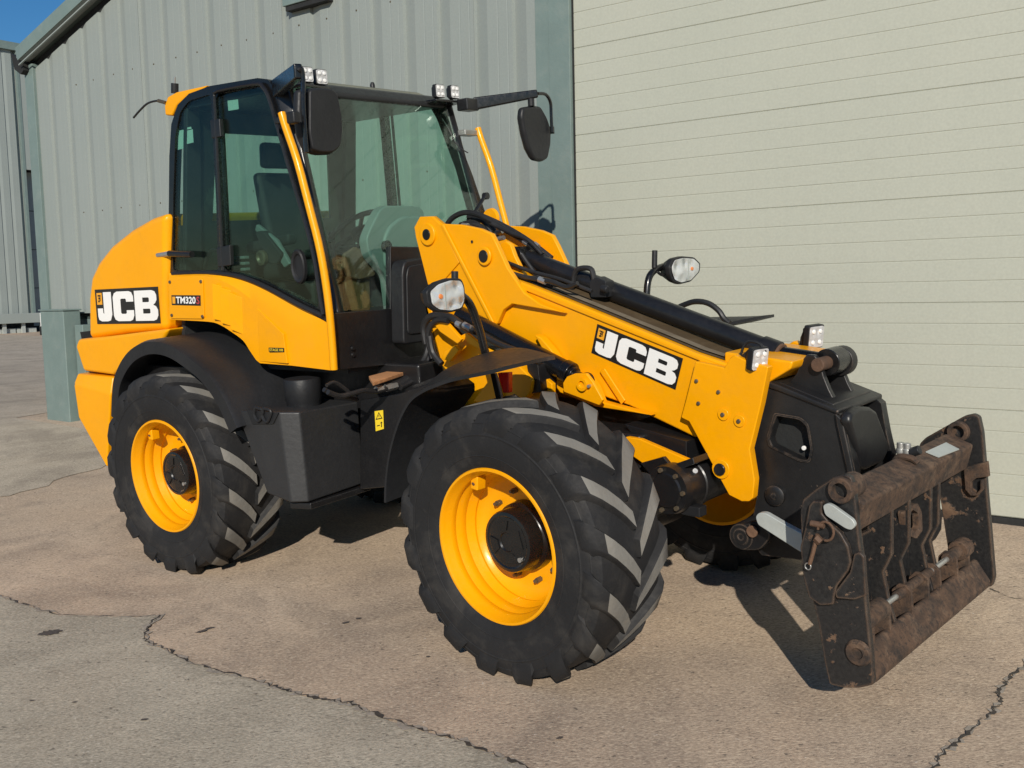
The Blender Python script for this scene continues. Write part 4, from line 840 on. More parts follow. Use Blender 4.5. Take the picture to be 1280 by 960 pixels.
# far mirror
rootf=Vector((.95,.70,2.77)); tipf=Vector([(1.411,1.03,2.828)][0]); rf0=Vector([(1.121,0.72,2.777)][0])
af=arm(rf0,tipf,.040,.026); g=G(); g.hull([rf0+Vector((dx,dy,dz)) for dx in (-.06,.03) for dy in (-.10,.02) for dz in (-.045,.03)]); make('arm_joint',g,'black',af,'',bev=.008)
fm=[(1.42,1.018,2.831),(1.42,1.107,2.827),(1.42,1.157,2.78),(1.42,1.159,2.692),(1.42,1.159,2.588)]; g=G(); g.tube([tipf]+[Vector(p) for p in fm[1:]],.011,8); make('mirror_pipe',g,'gloss',af,'')
FMp=[(1.4,0.8796,2.733),(1.4,1.003,2.754),(1.4,1.083,2.752),(1.4,1.15,2.683),(1.4,1.189,2.608),(1.4,1.176,2.513),(1.4,1.136,2.418),(1.4,1.07,2.395),(1.4,0.9808,2.404),(1.4,0.9249,2.469),(1.4,0.8828,2.578),(1.4,0.8617,2.677)]; g=G(); g.prism(rnd(FMp,.02),(-.05,0,0)); mf=part('mirror',g,'plastic',.02,seg=4,ang=30)
g=G(); g.prism(shrink([(1.349,p[1],p[2]) for p in FMp],.9),(-.004,0,0)); make('mirror_glass',g,'steel',mf,'')
for q in ([(1.41,0.982,2.769)][0],[(1.41,1.193,2.602)][0]):
    g=G(); q=Vector(q); g.cyl(q-Vector((.02,0,.02)),q+Vector((-.02,0,.025)),.022,n=14); make('mirror_clamp',g,'plastic',mf,'')
# far pillar wiper and cable
P=[(0.9203,0.6,2.738),(0.9942,0.6,2.633),(1.066,0.6,2.515),(1.149,0.6,2.462)]; g=G(); g.tube(P,.004,6); part('roof_cable',g,'hose')
P=[(1.33,0.5303,2.188),(1.33,0.4434,2.105),(1.33,0.3437,2.033)]; g=G(); g.tube(P,.012,8); part('wiper_arm',g,'black')
c=Vector([(1.33,0.5373,2.178)][0]); g=G(); g.lathe(c,(1,0,0),[(-.02,.022),(.01,.022),(.01,0)],n=14); part('wiper_pivot',g,'black')
# aerial and beacon stem at the rear of the roof
P=[(-0.1445,-0.7,2.844),(-0.2172,-0.7,2.865),(-0.33,-0.7,2.864),(-0.4249,-0.7,2.832),(-0.5039,-0.7,2.796)]; g=G(); g.tube(P,.0065,8); ae=part('aerial',g,'hose'); g=G(); g.cyl(P[0],P[1],.011,n=10); make('aerial_base',g,'bolt',ae,'')
P=[(-0.4024,-0.45,2.95),(-0.3909,-0.45,3.013),(-0.3838,-0.45,3.052)]; g=G(); g.cyl(P[0],P[1],.024,n=14); bs=part('beacon_stem',g,'plastic',.003); g=G(); g.cyl(P[1],P[2],.007,n=8); make('stem_tip',g,'steel',bs,'')
P=[(0.6391,0.3,2.897),(0.6444,0.3,2.946)]; g=G(); g.lathe(P[0],(0,0,1),[(0,.016),(.03,.016),(.045,.01),(.048,0)],n=12); part('roof_stub',g,'plastic')
# boards and hoses on the pivot
P=[(1.045,-0.32,1.143),(1.123,-0.32,1.185),(1.404,-0.32,1.223),(1.434,-0.32,1.211),(1.304,-0.32,1.169),(1.075,-0.32,1.111)]; g=G(); g.prism(P,(0,.02,-.0)); 
WB=[(1.329,-0.5911,1.2),(1.248,-0.1563,1.2),(1.377,-0.2592,1.2),(1.537,-0.7645,1.2)]; g=G(); g.prism(WB,(0,0,-.02)); part('pivot_board',g,'wood',.003)
def hose(pts,r,fr='R',mat='hose',nm='hose'): g=G(); g.tube(pts,r,9,smooth=5); return part(nm,g,mat,0,fr)
for i,(P,r) in enumerate([([(1.45,-0.5562,1.142),(1.45,-0.4405,1.156),(1.45,-0.3243,1.203),(1.45,-0.2436,1.27),(1.45,-0.2074,1.358)],.022),([(1.48,-0.5063,1.131),(1.48,-0.4076,1.152),(1.48,-0.3176,1.194),(1.48,-0.2506,1.258),(1.48,-0.2222,1.337)],.018),([(1.47,-0.6018,1.137),(1.47,-0.6812,1.136),(1.47,-0.7686,1.154),(1.47,-0.8559,1.151),(1.47,-0.9406,1.152),(1.47,-1.02,1.186)],.014),([(1.42,-1.001,1.193),(1.42,-0.9228,1.151),(1.42,-0.8405,1.125),(1.42,-0.7733,1.101)],.013),([(1.4,-0.9651,1.207),(1.4,-0.9086,1.216),(1.4,-0.8449,1.176),(1.4,-0.7654,1.107)],.010)]): hose(P,r)
P=[(1.46,-0.5976,1.14),(1.46,-0.5163,1.141)]; g=G(); g.cyl(P[0],P[1],.022,n=6); part('hose_coupling',g,'steel')
P=[(1.47,-0.6803,1.145),(1.47,-0.6316,1.146)]; g=G(); g.cyl(P[0],P[1],.018,n=6); part('hose_coupling',g,'steel')
PP=[(1.115,-0.46,1.007),(1.8,-0.46,1.222),(1.794,-0.46,1.157),(1.111,-0.46,0.974)]; g=G(); g.prism(PP,(0,.5,0)); part('pivot_top_plate',g,'black',.004)

# ================================================================== the telehandler, front half
def fpart(name,g,mats,bev=0,parent=None,seg=2,ang=38,smooth=True): return part(name,g,mats,bev,'F',parent,seg,ang,smooth)
def disc(name,c,r,t,mat,parent=None,bev=.003,n=24,side=-1):
    c=Vector(c); g=G(); g.cyl(c,c+Vector((0,side*t,0)),r,n=n); return fpart(name,g,mat,bev,parent)
# chassis, axle, tower
g=G(); g.box((-1.05,-.34,.55),(.25,.34,.98)); fpart('front_chassis',g,'black',.02)
g=G(); g.cyl((0,-.74,.60),(0,.74,.60),.10,n=24); g.lathe((0,0,.60),(0,1,0),[(-.25,.10),(-.17,.2),(.17,.2),(.25,.10)],n=24); fpart('front_axle',g,'black')
AX=[(0.555,-0.5,0.8279)]; 
a=Vector((.515,-.50,.80)); g=G(); g.lathe((.47,-.47,.775),(0,1,0),[(0,0),(0,.075),(.01,.08),(.012,.108),(.05,.114),(.055,.110),(.16,.112),(.165,.118),(.20,.118),(.205,.112),(.9,.112)],n=40); mo=fpart('drive_motor',g,'black',0)
for i in range(7):
    t=2*math.pi*i/7; g=G(); q=Vector((.47+.092*math.cos(t),-.462,.775+.092*math.sin(t))); g.cyl(q,q+Vector((0,-.014,0)),.011,n=6); make('motor_bolt',g,'bolt',mo,'')
g=G(); q=Vector((.555,-.36,.845)); g.cyl(q,q+Vector((.012,-.012,.012)),.012,n=8); make('motor_plug',g,'steel',mo,'')
g=G(); g.box((.50,-.40,.655),(.60,-.34,.70)); make('motor_plate',g,'plastic',mo,'',bev=.004)
P=[(0.1978,-0.38,0.9745),(0.2795,-0.38,0.9714),(0.5359,-0.38,0.9037),(0.4417,-0.38,0.8671),(0.4044,-0.38,0.9032),(0.2879,-0.38,0.8598),(0.2124,-0.38,0.8965)]; g=G(); g.prism(P,(0,.03,0)); fpart('chassis_plate',g,'yellow',.004)
P=[(0.2891,-0.4,0.8642),(0.4184,-0.4,0.9088),(0.4556,-0.4,0.8729),(0.5744,-0.4,0.923),(0.5817,-0.4,0.8952),(0.3659,-0.4,0.7953)]; g=G(); g.prism(P,(0,.5,0)); fpart('motor_guard',g,'black',.004)
P=[(0.1306,-0.3,1.015),(0.4771,-0.3,0.9652),(0.4742,-0.3,0.8838),(0.2193,-0.3,0.9234)]; g=G(); g.prism(P,(0,.6,0)); fpart('chassis_rail',g,'black',.004)
for s in (-1,1):
    P=[(p[0],s*.37,p[2]) for p in [(-1.137,-0.37,1.581),(-1.125,-0.37,1.507),(-1.063,-0.37,1.477),(-0.8809,-0.37,1.412),(-0.62,-0.37,1.337),(-0.3595,-0.37,1.259),(-0.2478,-0.37,1.193),(-0.2693,-0.37,0.8693),(-1.034,-0.37,0.787),(-1.021,-0.37,1.189),(-1.075,-0.37,1.363)]]
    g=G(); g.prism(P,(0,s*-.03,0)); fpart('tower_plate',g,'yellow',.006)
P=[(-0.5213,-0.44,1.232),(-0.4455,-0.44,1.28),(-0.4014,-0.44,1.286),(-0.3555,-0.44,1.253),(-0.3156,-0.44,1.215),(-0.3303,-0.44,1.159),(-0.3763,-0.44,1.115),(-0.5428,-0.44,1.103)]; g=G(); g.prism(P,(0,.05,0)); fpart('fender_mount',g,'yellow',.006)
P=[(-0.7213,-0.46,1.085),(-0.5884,-0.46,1.21),(-0.5422,-0.46,1.221),(-0.4967,-0.46,1.089)]; g=G(); g.prism(P,(0,.03,0)); fpart('fender_stay',g,'yellow',.004)
P=[(-0.3056,-0.66,1.29),(-0.2324,-0.66,1.296),(-0.2399,-0.66,1.198),(-0.2764,-0.66,1.196)]; g=G(); g.prism(P,(0,-.03,0)); fpart('red_reflector',g,'red',.004)
P=[(-0.3843,-0.64,1.279),(-0.352,-0.64,1.281),(-0.2942,-0.64,1.076),(-0.3369,-0.64,1.072)]; g=G(); g.prism(P,(0,-.02,0)); fpart('reflector_post',g,'black',.004)
P=[(-0.3654,-0.42,1.293),(-0.2909,-0.42,1.297),(-0.2795,-0.42,1.159),(-0.3439,-0.42,1.146)]; g=G(); g.prism(P,(0,.2,0)); fpart('fender_bracket',g,'black',.004)
P=[(-1.218,-0.55,0.8925),(-1.114,-0.55,0.929),(-0.8234,-0.55,0.9814)]; g=G(); g.cyl(P[0],P[1],.030,.036,n=16); g.cyl(P[1],P[2],.045,n=16); fpart('exhaust_stub',g,'rustpin',.004)
# fenders
def front_fender(mir):
    A=[Vector(p) for p in [(-0.7108,-1.1,0.6992),(-0.6917,-1.1,0.8117),(-0.6458,-1.1,0.9529),(-0.565,-1.1,1.105),(-0.4745,-1.1,1.213),(-0.3761,-1.1,1.268),(-0.2829,-1.1,1.301),(-0.1673,-1.1,1.334),(0.0208,-1.1,1.37),(0.157,-1.1,1.401)]]
    Bf=[Vector(p) for p in [(-0.6559,-0.68,1.282),(-0.5081,-0.68,1.345),(-0.3577,-0.68,1.386),(-0.1592,-0.68,1.414),(0.0525,-0.68,1.384)]]
    B=[Vector((p.x,-.68,p.z+.015*min(1,i/4))) for i,p in enumerate(A[:5])]+Bf
    n=len(A); k=9; rows=[]
    for j in range(k):
        t=j/(k-1); rows.append([A[i].lerp(B[i],t)+Vector((.045*math.sin(math.pi*t)*max(0,(i-6)/3),0,.012*math.sin(math.pi*t))) for i in range(n)])
    def dens(row,m=4):
        out=[]
        for i in range(len(row)-1):
            p0=row[max(i-1,0)];p1=row[i];p2=row[i+1];p3=row[min(i+2,len(row)-1)]
            for q in range(m):
                t=q/m; out.append(.5*((2*p1)+(p2-p0)*t+(2*p0-5*p1+4*p2-p3)*t*t+(3*p1-p0-3*p2+p3)*t**3))
        out.append(row[-1]); return out
    rows=[dens(r_) for r_ in rows]; n=len(rows[0])
    g=G(); V=[p for r_ in rows for p in r_]; F=[(j*n+i,j*n+i+1,(j+1)*n+i+1,(j+1)*n+i) for j in range(k-1) for i in range(n-1)]
    m=len(V); V2=[p+Vector((.016*(1-min(1,(i%n)/(n*.5))),0,-.016*min(1,(i%n)/(n*.4)))) for i,p in enumerate(V)]
    bd=[i for i in range(n)]+[j*n+n-1 for j in range(1,k)]+[(k-1)*n+i for i in range(n-2,-1,-1)]+[j*n for j in range(k-2,0,-1)]
    g.add(V+V2,F+[tuple(reversed([i+m for i in f])) for f in F]+[(bd[i],bd[(i+1)%len(bd)],bd[(i+1)%len(bd)]+m,bd[i]+m) for i in range(len(bd))])
    fpart('front_fender',(g.mirror() if mir else g),'plastic',0,ang=50)
front_fender(False); front_fender(True)
# lift cylinders
for s in (-1,1):
    a=Vector((-.93,s*.315,1.515)); b=Vector((-.21,s*.315,1.255)); c=Vector((-.085,s*.315,1.208))
    g=G(); g.cyl(a,b,.052,n=24); lc=fpart('lift_cylinder',g,'gloss',.004)
    g=G(); g.cyl(b,b+(c-b)*.35,.058,n=24); g.cyl(b+(c-b)*.35,b+(c-b)*.5,.045,n=24); g.cyl(b,c,.032,n=20); make('cylinder_rod',g,'gloss',lc,'',bev=.003)
    g=G(); g.cyl(c+Vector((0,-.03,0)),c+Vector((0,.03,0)),.042,n=20); make('rod_eye',g,'gloss',lc,'',bev=.004)
# ---- boom
BO=[(-0.8556,-0.24,1.751),(-0.7254,-0.24,1.736),(-0.6007,-0.24,1.705),(-0.3844,-0.24,1.639),(-0.1447,-0.24,1.564),(0.1998,-0.24,1.455),(0.5021,-0.24,1.358),(0.6838,-0.24,1.313),(0.8487,-0.24,1.269),(0.8158,-0.24,1.146),(0.6356,-0.24,1.014),(0.4807,-0.24,0.9727),(0.1224,-0.24,1.089),(-0.1286,-0.24,1.145),(-0.3568,-0.24,1.249),(-0.7535,-0.24,1.466),(-1.004,-0.24,1.548),(-1.137,-0.24,1.703),(-1.015,-0.24,1.766)]
g=G(); g.prism(BO,(0,.48,0)); bm_=fpart('boom',g,'yellow',.012,seg=3)
g=G(); g.prism([(0.6242,-0.205,1.366),(0.8309,-0.205,1.35),(0.953,-0.205,1.338),(0.9416,-0.205,1.304),(0.8248,-0.205,1.235),(0.6141,-0.205,1.005)],(0,.41,0)); fpart('inner_boom',g,'yellow',.01)
g=G(); g.prism([(-0.5944,-0.247,1.702),(-0.1396,-0.247,1.553),(0.648,-0.247,1.305),(0.6476,-0.247,1.291),(-0.1408,-0.247,1.533),(-0.5414,-0.247,1.656)],(0,-.004,0)); make('boom_edge_strip',g,'yellow',bm_,'',bev=.002)
P=[(p[0],-.205,p[2]+.004) for p in BO[2:8]]; g=G(); n=len(P); g.add(P+[(p[0],.205,p[2]) for p in P],[(i,i+1,n+i+1,n+i) for i in range(n-1)]); make('shade_strip',g,'topshade',bm_,'')  # dark sheet added on the boom top as painted shade under the cylinder
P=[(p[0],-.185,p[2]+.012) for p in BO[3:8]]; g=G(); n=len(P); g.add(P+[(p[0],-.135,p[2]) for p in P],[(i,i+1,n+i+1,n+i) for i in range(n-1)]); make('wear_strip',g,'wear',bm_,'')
TPp=[(-1.234,-0.275,2.055),(-1.136,-0.275,2.052),(-1.063,-0.275,2.007),(-0.9139,-0.275,1.996),(-0.7776,-0.275,1.968),(-0.6979,-0.275,1.938),(-0.6621,-0.275,1.881),(-0.5974,-0.275,1.761),(-0.4895,-0.275,1.633),(-0.3845,-0.275,1.577),(-0.2244,-0.275,1.533),(-0.5777,-0.275,1.576),(-0.6429,-0.275,1.546),(-0.6955,-0.275,1.47),(-0.8232,-0.275,1.438),(-1.069,-0.275,1.476),(-1.226,-0.275,1.491),(-1.251,-0.275,1.572),(-1.207,-0.275,1.675),(-1.25,-0.275,1.84),(-1.28,-0.275,1.942),(-1.287,-0.275,2)]
for s in (-1,1):
    P=TPp if s<0 else [(p[0],.235,p[2]-.025) for p in TPp]
    g=G(); g.prism(P,(0,-s*.032,0)); tp=fpart('tail_plate',g,'yellow',.006)
    if s<0:
        q=Vector([(-1.171,-0.276,1.956)][0]); disc('pin_boss',q,.062,.022,'yellow',tp,.006); disc('pivot_pin',q+Vector((0,-.02,0)),.030,.008,'black',tp,.003)
        q=Vector([(-0.7473,-0.276,1.826)][0]); disc('pin_boss',q,.050,.016,'yellow',tp,.006); disc('pivot_pin',q+Vector((0,-.015,0)),.033,.006,'black',tp,.003)
        q=Vector([(-1.172,-0.276,1.905)][0]); disc('grease_nipple',q,.010,.02,'steel',tp,.002)
        P=[(-1.068,-0.277,2.003),(-1.042,-0.277,2.002),(-0.6994,-0.277,1.47),(-0.7233,-0.277,1.466)]; g=G(); g.prism(P,(0,-.012,0)); make('tail_rib',g,'yellow',tp,'',bev=.004)
        P=[(-1.232,-0.277,2.055),(-1.134,-0.277,2.051),(-1.068,-0.277,2.003),(-0.9424,-0.277,1.797),(-1.071,-0.277,1.704),(-1.204,-0.277,1.679),(-1.248,-0.277,1.84),(-1.277,-0.277,1.942),(-1.285,-0.277,2)]; g=G(); g.prism(P,(0,-.007,0)); make('tail_doubler',g,'yellow',tp,'',bev=.003)
        for q in [(-0.8166,-0.277,1.908),(-0.8522,-0.277,1.913)]: pass
# far tail plate peeks over: hose guard with rounded top
P=[(-1.059,0.27,1.972),(-0.9832,0.27,1.973),(-0.839,0.27,1.917),(-0.7933,0.27,1.879),(-0.7515,0.27,1.788),(-0.9463,0.27,1.793)]; g=G(); g.prism(P,(0,.03,0)); fpart('hose_guard',g,'yellow',.004)
P=[(-0.7756,-0.16,1.855),(-0.7493,-0.16,1.888),(-0.7075,-0.16,1.897),(-0.6742,-0.16,1.877),(-0.6499,-0.16,1.817),(-0.5788,-0.16,1.7),(-0.7353,-0.16,1.693),(-0.7861,-0.16,1.8)]; g=G(); g.prism(P,(0,.03,0)); fpart('cylinder_lug',g,'yellow',.006)
P=[(-0.8631,0.13,1.852),(-0.8125,0.13,1.881),(-0.7426,0.13,1.857),(-0.7007,0.13,1.782),(-0.8212,0.13,1.762)]; g=G(); g.prism(P,(0,.03,0)); fpart('cylinder_lug',g,'yellow',.006)
q=Vector([(-1.169,0.2,2.03)][0]); g=G(); g.lathe(q,(0,1,0),[(0,0),(0,.055),(.02,.06),(.03,.055),(.03,0)],n=28); fpart('far_pin_boss',g,'yellow',0)
# lug for the lift cylinder and lower gusset
P=[(-0.4164,-0.245,1.424),(-0.3741,-0.245,1.409),(-0.3086,-0.245,1.35),(-0.2548,-0.245,1.288),(-0.1851,-0.245,1.243),(-0.0845,-0.245,1.232),(-0.0379,-0.245,1.18),(-0.0072,-0.245,1.111),(0.2864,-0.245,1.068),(-0.0431,-0.245,1.083),(-0.2642,-0.245,1.137),(-0.3138,-0.245,1.187),(-0.2688,-0.245,1.23),(-0.3278,-0.245,1.3),(-0.382,-0.245,1.372)]; g=G(); g.prism(P,(0,-.05,0)); lg=fpart('boom_gusset',g,'yellow',.006)
P=[(-0.175,-0.352,1.203),(-0.1475,-0.352,1.236),(-0.0962,-0.352,1.254),(-0.0269,-0.352,1.258),(0.0099,-0.352,1.222),(0.0677,-0.352,1.137),(0.0422,-0.352,1.109),(-0.1726,-0.352,1.159)]; g=G(); g.prism(P,(0,-.022,0)); make('lug_plate',g,'yellow',lg,'',bev=.005)
q=Vector([(-0.0431,-0.375,1.206)][0]); g=G(); g.lathe(q,(0,-1,0),[(0,.032),(.018,.032),(.018,.018),(.006,.017),(.006,0)],n=24); make('lug_boss',g,'yellow',lg,'')
q=Vector([(-0.0044,-0.375,1.201)][0]); g=G(); g.cyl(q,q+Vector((.004,-.018,0)),.008,n=8); make('grease_nipple',g,'steel',lg,'')
P=[(-0.0382,-0.246,1.251),(-0.0079,-0.246,1.268),(0.1095,-0.246,1.12),(0.0847,-0.246,1.098)]; g=G(); g.prism(P,(0,-.012,0)); make('weld_rib',g,'yellow',lg,'',bev=.004)
# nose plates
NP_=[(0.526,-0.285,1.329),(0.5914,-0.285,1.321),(0.6712,-0.285,1.308),(0.7,-0.285,1.351),(0.7238,-0.285,1.366),(0.7886,-0.285,1.341),(0.8821,-0.285,1.322),(0.8453,-0.285,1.163),(0.7874,-0.285,0.9592),(0.8076,-0.285,0.8276),(0.7981,-0.285,0.7482),(0.7782,-0.285,0.7274),(0.7428,-0.285,0.7223),(0.6796,-0.285,0.7421),(0.4831,-0.285,1.055),(0.441,-0.285,1.069),(0.4696,-0.285,1.152)]
for s in (-1,1):
    P=NP_ if s<0 else [(p[0],.285,p[2]) for p in NP_]
    g=G(); g.prism(P,(0,-s*.045,0)); npl=fpart('nose_plate',g,'yellow',.005)
    if s<0:
        for q in [(0.5321,-0.286,1.243),(0.6429,-0.286,1.201),(0.5391,-0.286,1.143)]: disc('plate_bolt',q,.009,.008,'bolt',npl,.002,10)
        for q in [(0.6641,-0.286,1.103),(0.7425,-0.286,1.081)]: disc('wear_boss',q,.027,.006,'yellow',npl,.002); disc('plate_bolt',Vector(q)+Vector((0,-.006,0)),.010,.007,'bolt',npl,.002,10)
        q=Vector([(0.6471,-0.286,0.8576)][0]); disc('pin_boss',q,.044,.010,'yellow',npl,.003); disc('nose_pin',q+Vector((0,-.01,0)),.028,.012,'black',npl,.004,12)
jcb([(-0.0497,-0.2405,1.48),(0.4339,-0.2405,1.333),(0.3875,-0.2405,1.187),(-0.0947,-0.2405,1.338)],TH,'F')
# tilt cylinder on the boom top
a=Vector((-.74,0,1.805)); b=Vector((.745,0,1.347)); d=(b-a).normalized()
g=G(); g.lathe(a,d,[(0,0),(0,.04),(.01,.049),((b-a).length-.05,.049),((b-a).length-.048,.057),((b-a).length+.03,.057),((b-a).length+.035,.05),((b-a).length+.036,.0)],n=40); tc=fpart('tilt_cylinder',g,'black',0)
g=G(); e=b+d*.035; g.lathe(e,d,[(0,.05),(.012,.05),(.014,.04),(.004,.034)],n=32); make('wiper_seal',g,'rustpin',tc,'')
RE=Vector((1.03,0,1.318)); g=G(); g.cyl(b,RE,.030,n=24); g.cyl(RE+Vector((0,-.055,0)),RE+Vector((0,.055,0)),.058,n=28); make('cylinder_rod',g,'gloss',tc,'',bev=.004)
g=G(); g.cyl(a+Vector((0,-.07,0)),a+Vector((0,.07,0)),.06,n=24); make('cylinder_eye',g,'gloss',tc,'',bev=.006)
g=G(); g.tube([(-0.6903,-0.06,1.822),(-0.6477,-0.06,1.77),(-0.5836,-0.06,1.705),(-0.4864,-0.06,1.65),(-0.3785,-0.06,1.629),(-0.3445,-0.06,1.657),(-0.3307,-0.06,1.71),(-0.2973,-0.06,1.738),(-0.2244,-0.06,1.737),(-0.2061,-0.06,1.696),(-0.2083,-0.06,1.656)],.014,9); make('feed_pipe',g,'hose',tc,'')
g=G(); P=[(-0.2061,-0.1,1.675),(-0.1589,-0.1,1.698),(-0.0999,-0.1,1.674),(-0.1041,-0.1,1.595),(-0.2003,-0.1,1.595)]; g.prism(P,(0,.07,0)); g.cyl([(-0.1108,-0.12,1.644)][0],[(-0.0715,-0.12,1.636)][0],.018,n=12); make('valve_block',g,'plastic',tc,'',bev=.005)
P=[(-0.6345,-0.22,1.733),(-0.5067,-0.22,1.707),(-0.3453,-0.22,1.685),(-0.2527,-0.22,1.657),(-0.1798,-0.22,1.676)]; g=G(); g.tube(P,.012,9); fpart('boom_hose',g,'hose')
P=[(-0.4304,-0.22,1.698),(-0.3881,-0.22,1.685)]; g=G(); g.cyl(P[0],P[1],.016,n=8); fpart('hose_coupling',g,'steel')
P=[(-0.7656,-0.18,1.813),(-0.5406,-0.18,1.742),(-0.3262,-0.18,1.694),(-0.124,-0.18,1.633)]; g=G(); g.tube(P,.010,9); fpart('boom_hose',g,'hose')
for i,(P,r) in enumerate([([(-1.348,0.02,2.002),(-1.289,0.02,2.046),(-1.194,0.02,2.068),(-1.085,0.02,2.053),(-0.9749,0.02,2.007),(-0.8682,0.02,1.954),(-0.7126,0.02,1.878),(-0.6294,0.02,1.824),(-0.5638,0.02,1.784)],.016),([(-1.233,0.02,2.006),(-1.133,0.02,2.015),(-1.046,0.02,1.979),(-1.001,0.02,1.924),(-0.9525,0.02,1.9)],.010),([(-1.139,-0.02,2.007),(-1.049,-0.02,1.999),(-0.9902,-0.02,1.952),(-0.9503,-0.02,1.906)],.010),([(-1.173,0.06,2.029),(-1.084,0.06,2.011),(-1.036,0.06,1.964),(-0.991,0.06,1.904)],.012),([(-1.245,0.1,2.046),(-1.115,0.1,2.03),(-1.055,0.1,1.982),(-1.016,0.1,1.921)],.014),([(-0.9565,0,1.994),(-0.8085,0,1.935),(-0.6932,0,1.896),(-0.5951,0,1.816)],.012),([(-1.051,-0.05,1.995),(-0.9862,-0.05,1.944),(-0.9635,-0.05,1.917)],.009)]):
    g=G(); g.tube(P,r,9,smooth=5); fpart('boom_hose',g,'hose')
for P in ([(-0.9007,-0.02,1.909),(-0.8514,-0.02,1.915)],[(-0.978,0.05,1.944),(-0.9277,0.05,1.951)],[(-1.193,0,2),(-1.141,0,1.989)]):
    g=G(); g.cyl(P[0],P[1],.013,n=8); fpart('hose_coupling',g,'steel')
for i,(P,r) in enumerate([([(-1.074,-0.44,1.371),(-1.085,-0.44,1.458),(-1.04,-0.44,1.515),(-0.9503,-0.44,1.529),(-0.8531,-0.44,1.514),(-0.7724,-0.44,1.473),(-0.6918,-0.44,1.45)],.020),([(-1.008,-0.46,1.298),(-1.036,-0.46,1.396),(-1.01,-0.46,1.47),(-0.9434,-0.46,1.506),(-0.8695,-0.46,1.503)],.016),([(-0.7344,-0.42,1.464),(-0.5669,-0.42,1.394),(-0.4042,-0.42,1.352),(-0.2743,-0.42,1.31)],.016),([(-0.9305,-0.47,1.273),(-0.9935,-0.47,1.335),(-1.01,-0.47,1.42)],.018)]):
    g=G(); g.tube(P,r,9,smooth=5); fpart('lift_hose',g,'hose')
for P in ([(-0.8145,-0.45,1.49),(-0.7855,-0.45,1.478)],[(-0.7612,-0.45,1.483),(-0.7098,-0.45,1.463)]):
    g=G(); g.cyl(P[0],P[1],.018,n=8); fpart('hose_coupling',g,'steel')
P=[(-1,-0.45,1.486),(-0.9535,-0.45,1.513),(-0.8819,-0.45,1.485),(-0.786,-0.45,1.407),(-0.8185,-0.45,1.381),(-0.9482,-0.45,1.441)]; g=G(); g.prism(P,(0,.02,0)); fpart('hose_clip_plate',g,'yellow',.003)
P=[(-0.9558,-0.45,1.299),(-0.9202,-0.45,1.343),(-0.8437,-0.45,1.372),(-0.8156,-0.45,1.347),(-0.8887,-0.45,1.285)]; g=G(); g.prism(P,(0,.03,0)); fpart('hose_clip_plate',g,'yellow',.003)
P=[(-0.7679,-0.43,1.439),(-0.6836,-0.43,1.391),(-0.6748,-0.43,1.359),(-0.7322,-0.43,1.373),(-0.8176,-0.43,1.421)]; g=G(); g.prism(P,(0,.02,0)); fpart('hose_clip_plate',g,'yellow',.003)
P=[(0.1298,0.2,1.526),(0.2153,0.2,1.551),(0.2931,0.2,1.543),(0.3507,0.2,1.509),(0.3808,0.2,1.47),(0.4112,0.2,1.447)]; g=G(); g.tube(P,.014,9,smooth=5); fpart('boom_hose',g,'hose')
for i,(P,r) in enumerate([([(-1.062,-0.2,1.987),(-0.9429,-0.2,1.986),(-0.854,-0.2,1.952),(-0.7872,-0.2,1.891),(-0.733,-0.2,1.83)],.011),([(-1.107,-0.12,1.991),(-0.9803,-0.12,1.994),(-0.8966,-0.12,1.96),(-0.8403,-0.12,1.906)],.010),([(-1.166,0.12,2.055),(-1.01,0.12,1.997),(-0.8605,0.12,1.928),(-0.7337,0.12,1.857),(-0.633,0.12,1.793)],.012),([(-0.6651,-0.17,1.722),(-0.5806,-0.17,1.704),(-0.5092,-0.17,1.683),(-0.3905,-0.17,1.657)],.011)]):
    g=G(); g.tube(P,r,9,smooth=5); fpart('boom_hose',g,'hose')
for P in ([(-0.8634,-0.12,1.92),(-0.8293,-0.12,1.893)],[(-0.9863,-0.2,1.988),(-0.9429,-0.2,1.986)],[(-0.7384,0.1,1.871),(-0.7102,0.1,1.853)],[(-0.741,0.02,1.892),(-0.7071,0.02,1.874)]):
    g=G(); g.cyl(P[0],P[1],.017,n=8); fpart('hose_fitting',g,'steel')
q=Vector([(-0.8399,-0.278,1.904)][0]); disc('plate_hole',q,.008,.002,'dgap',None,.0,10)
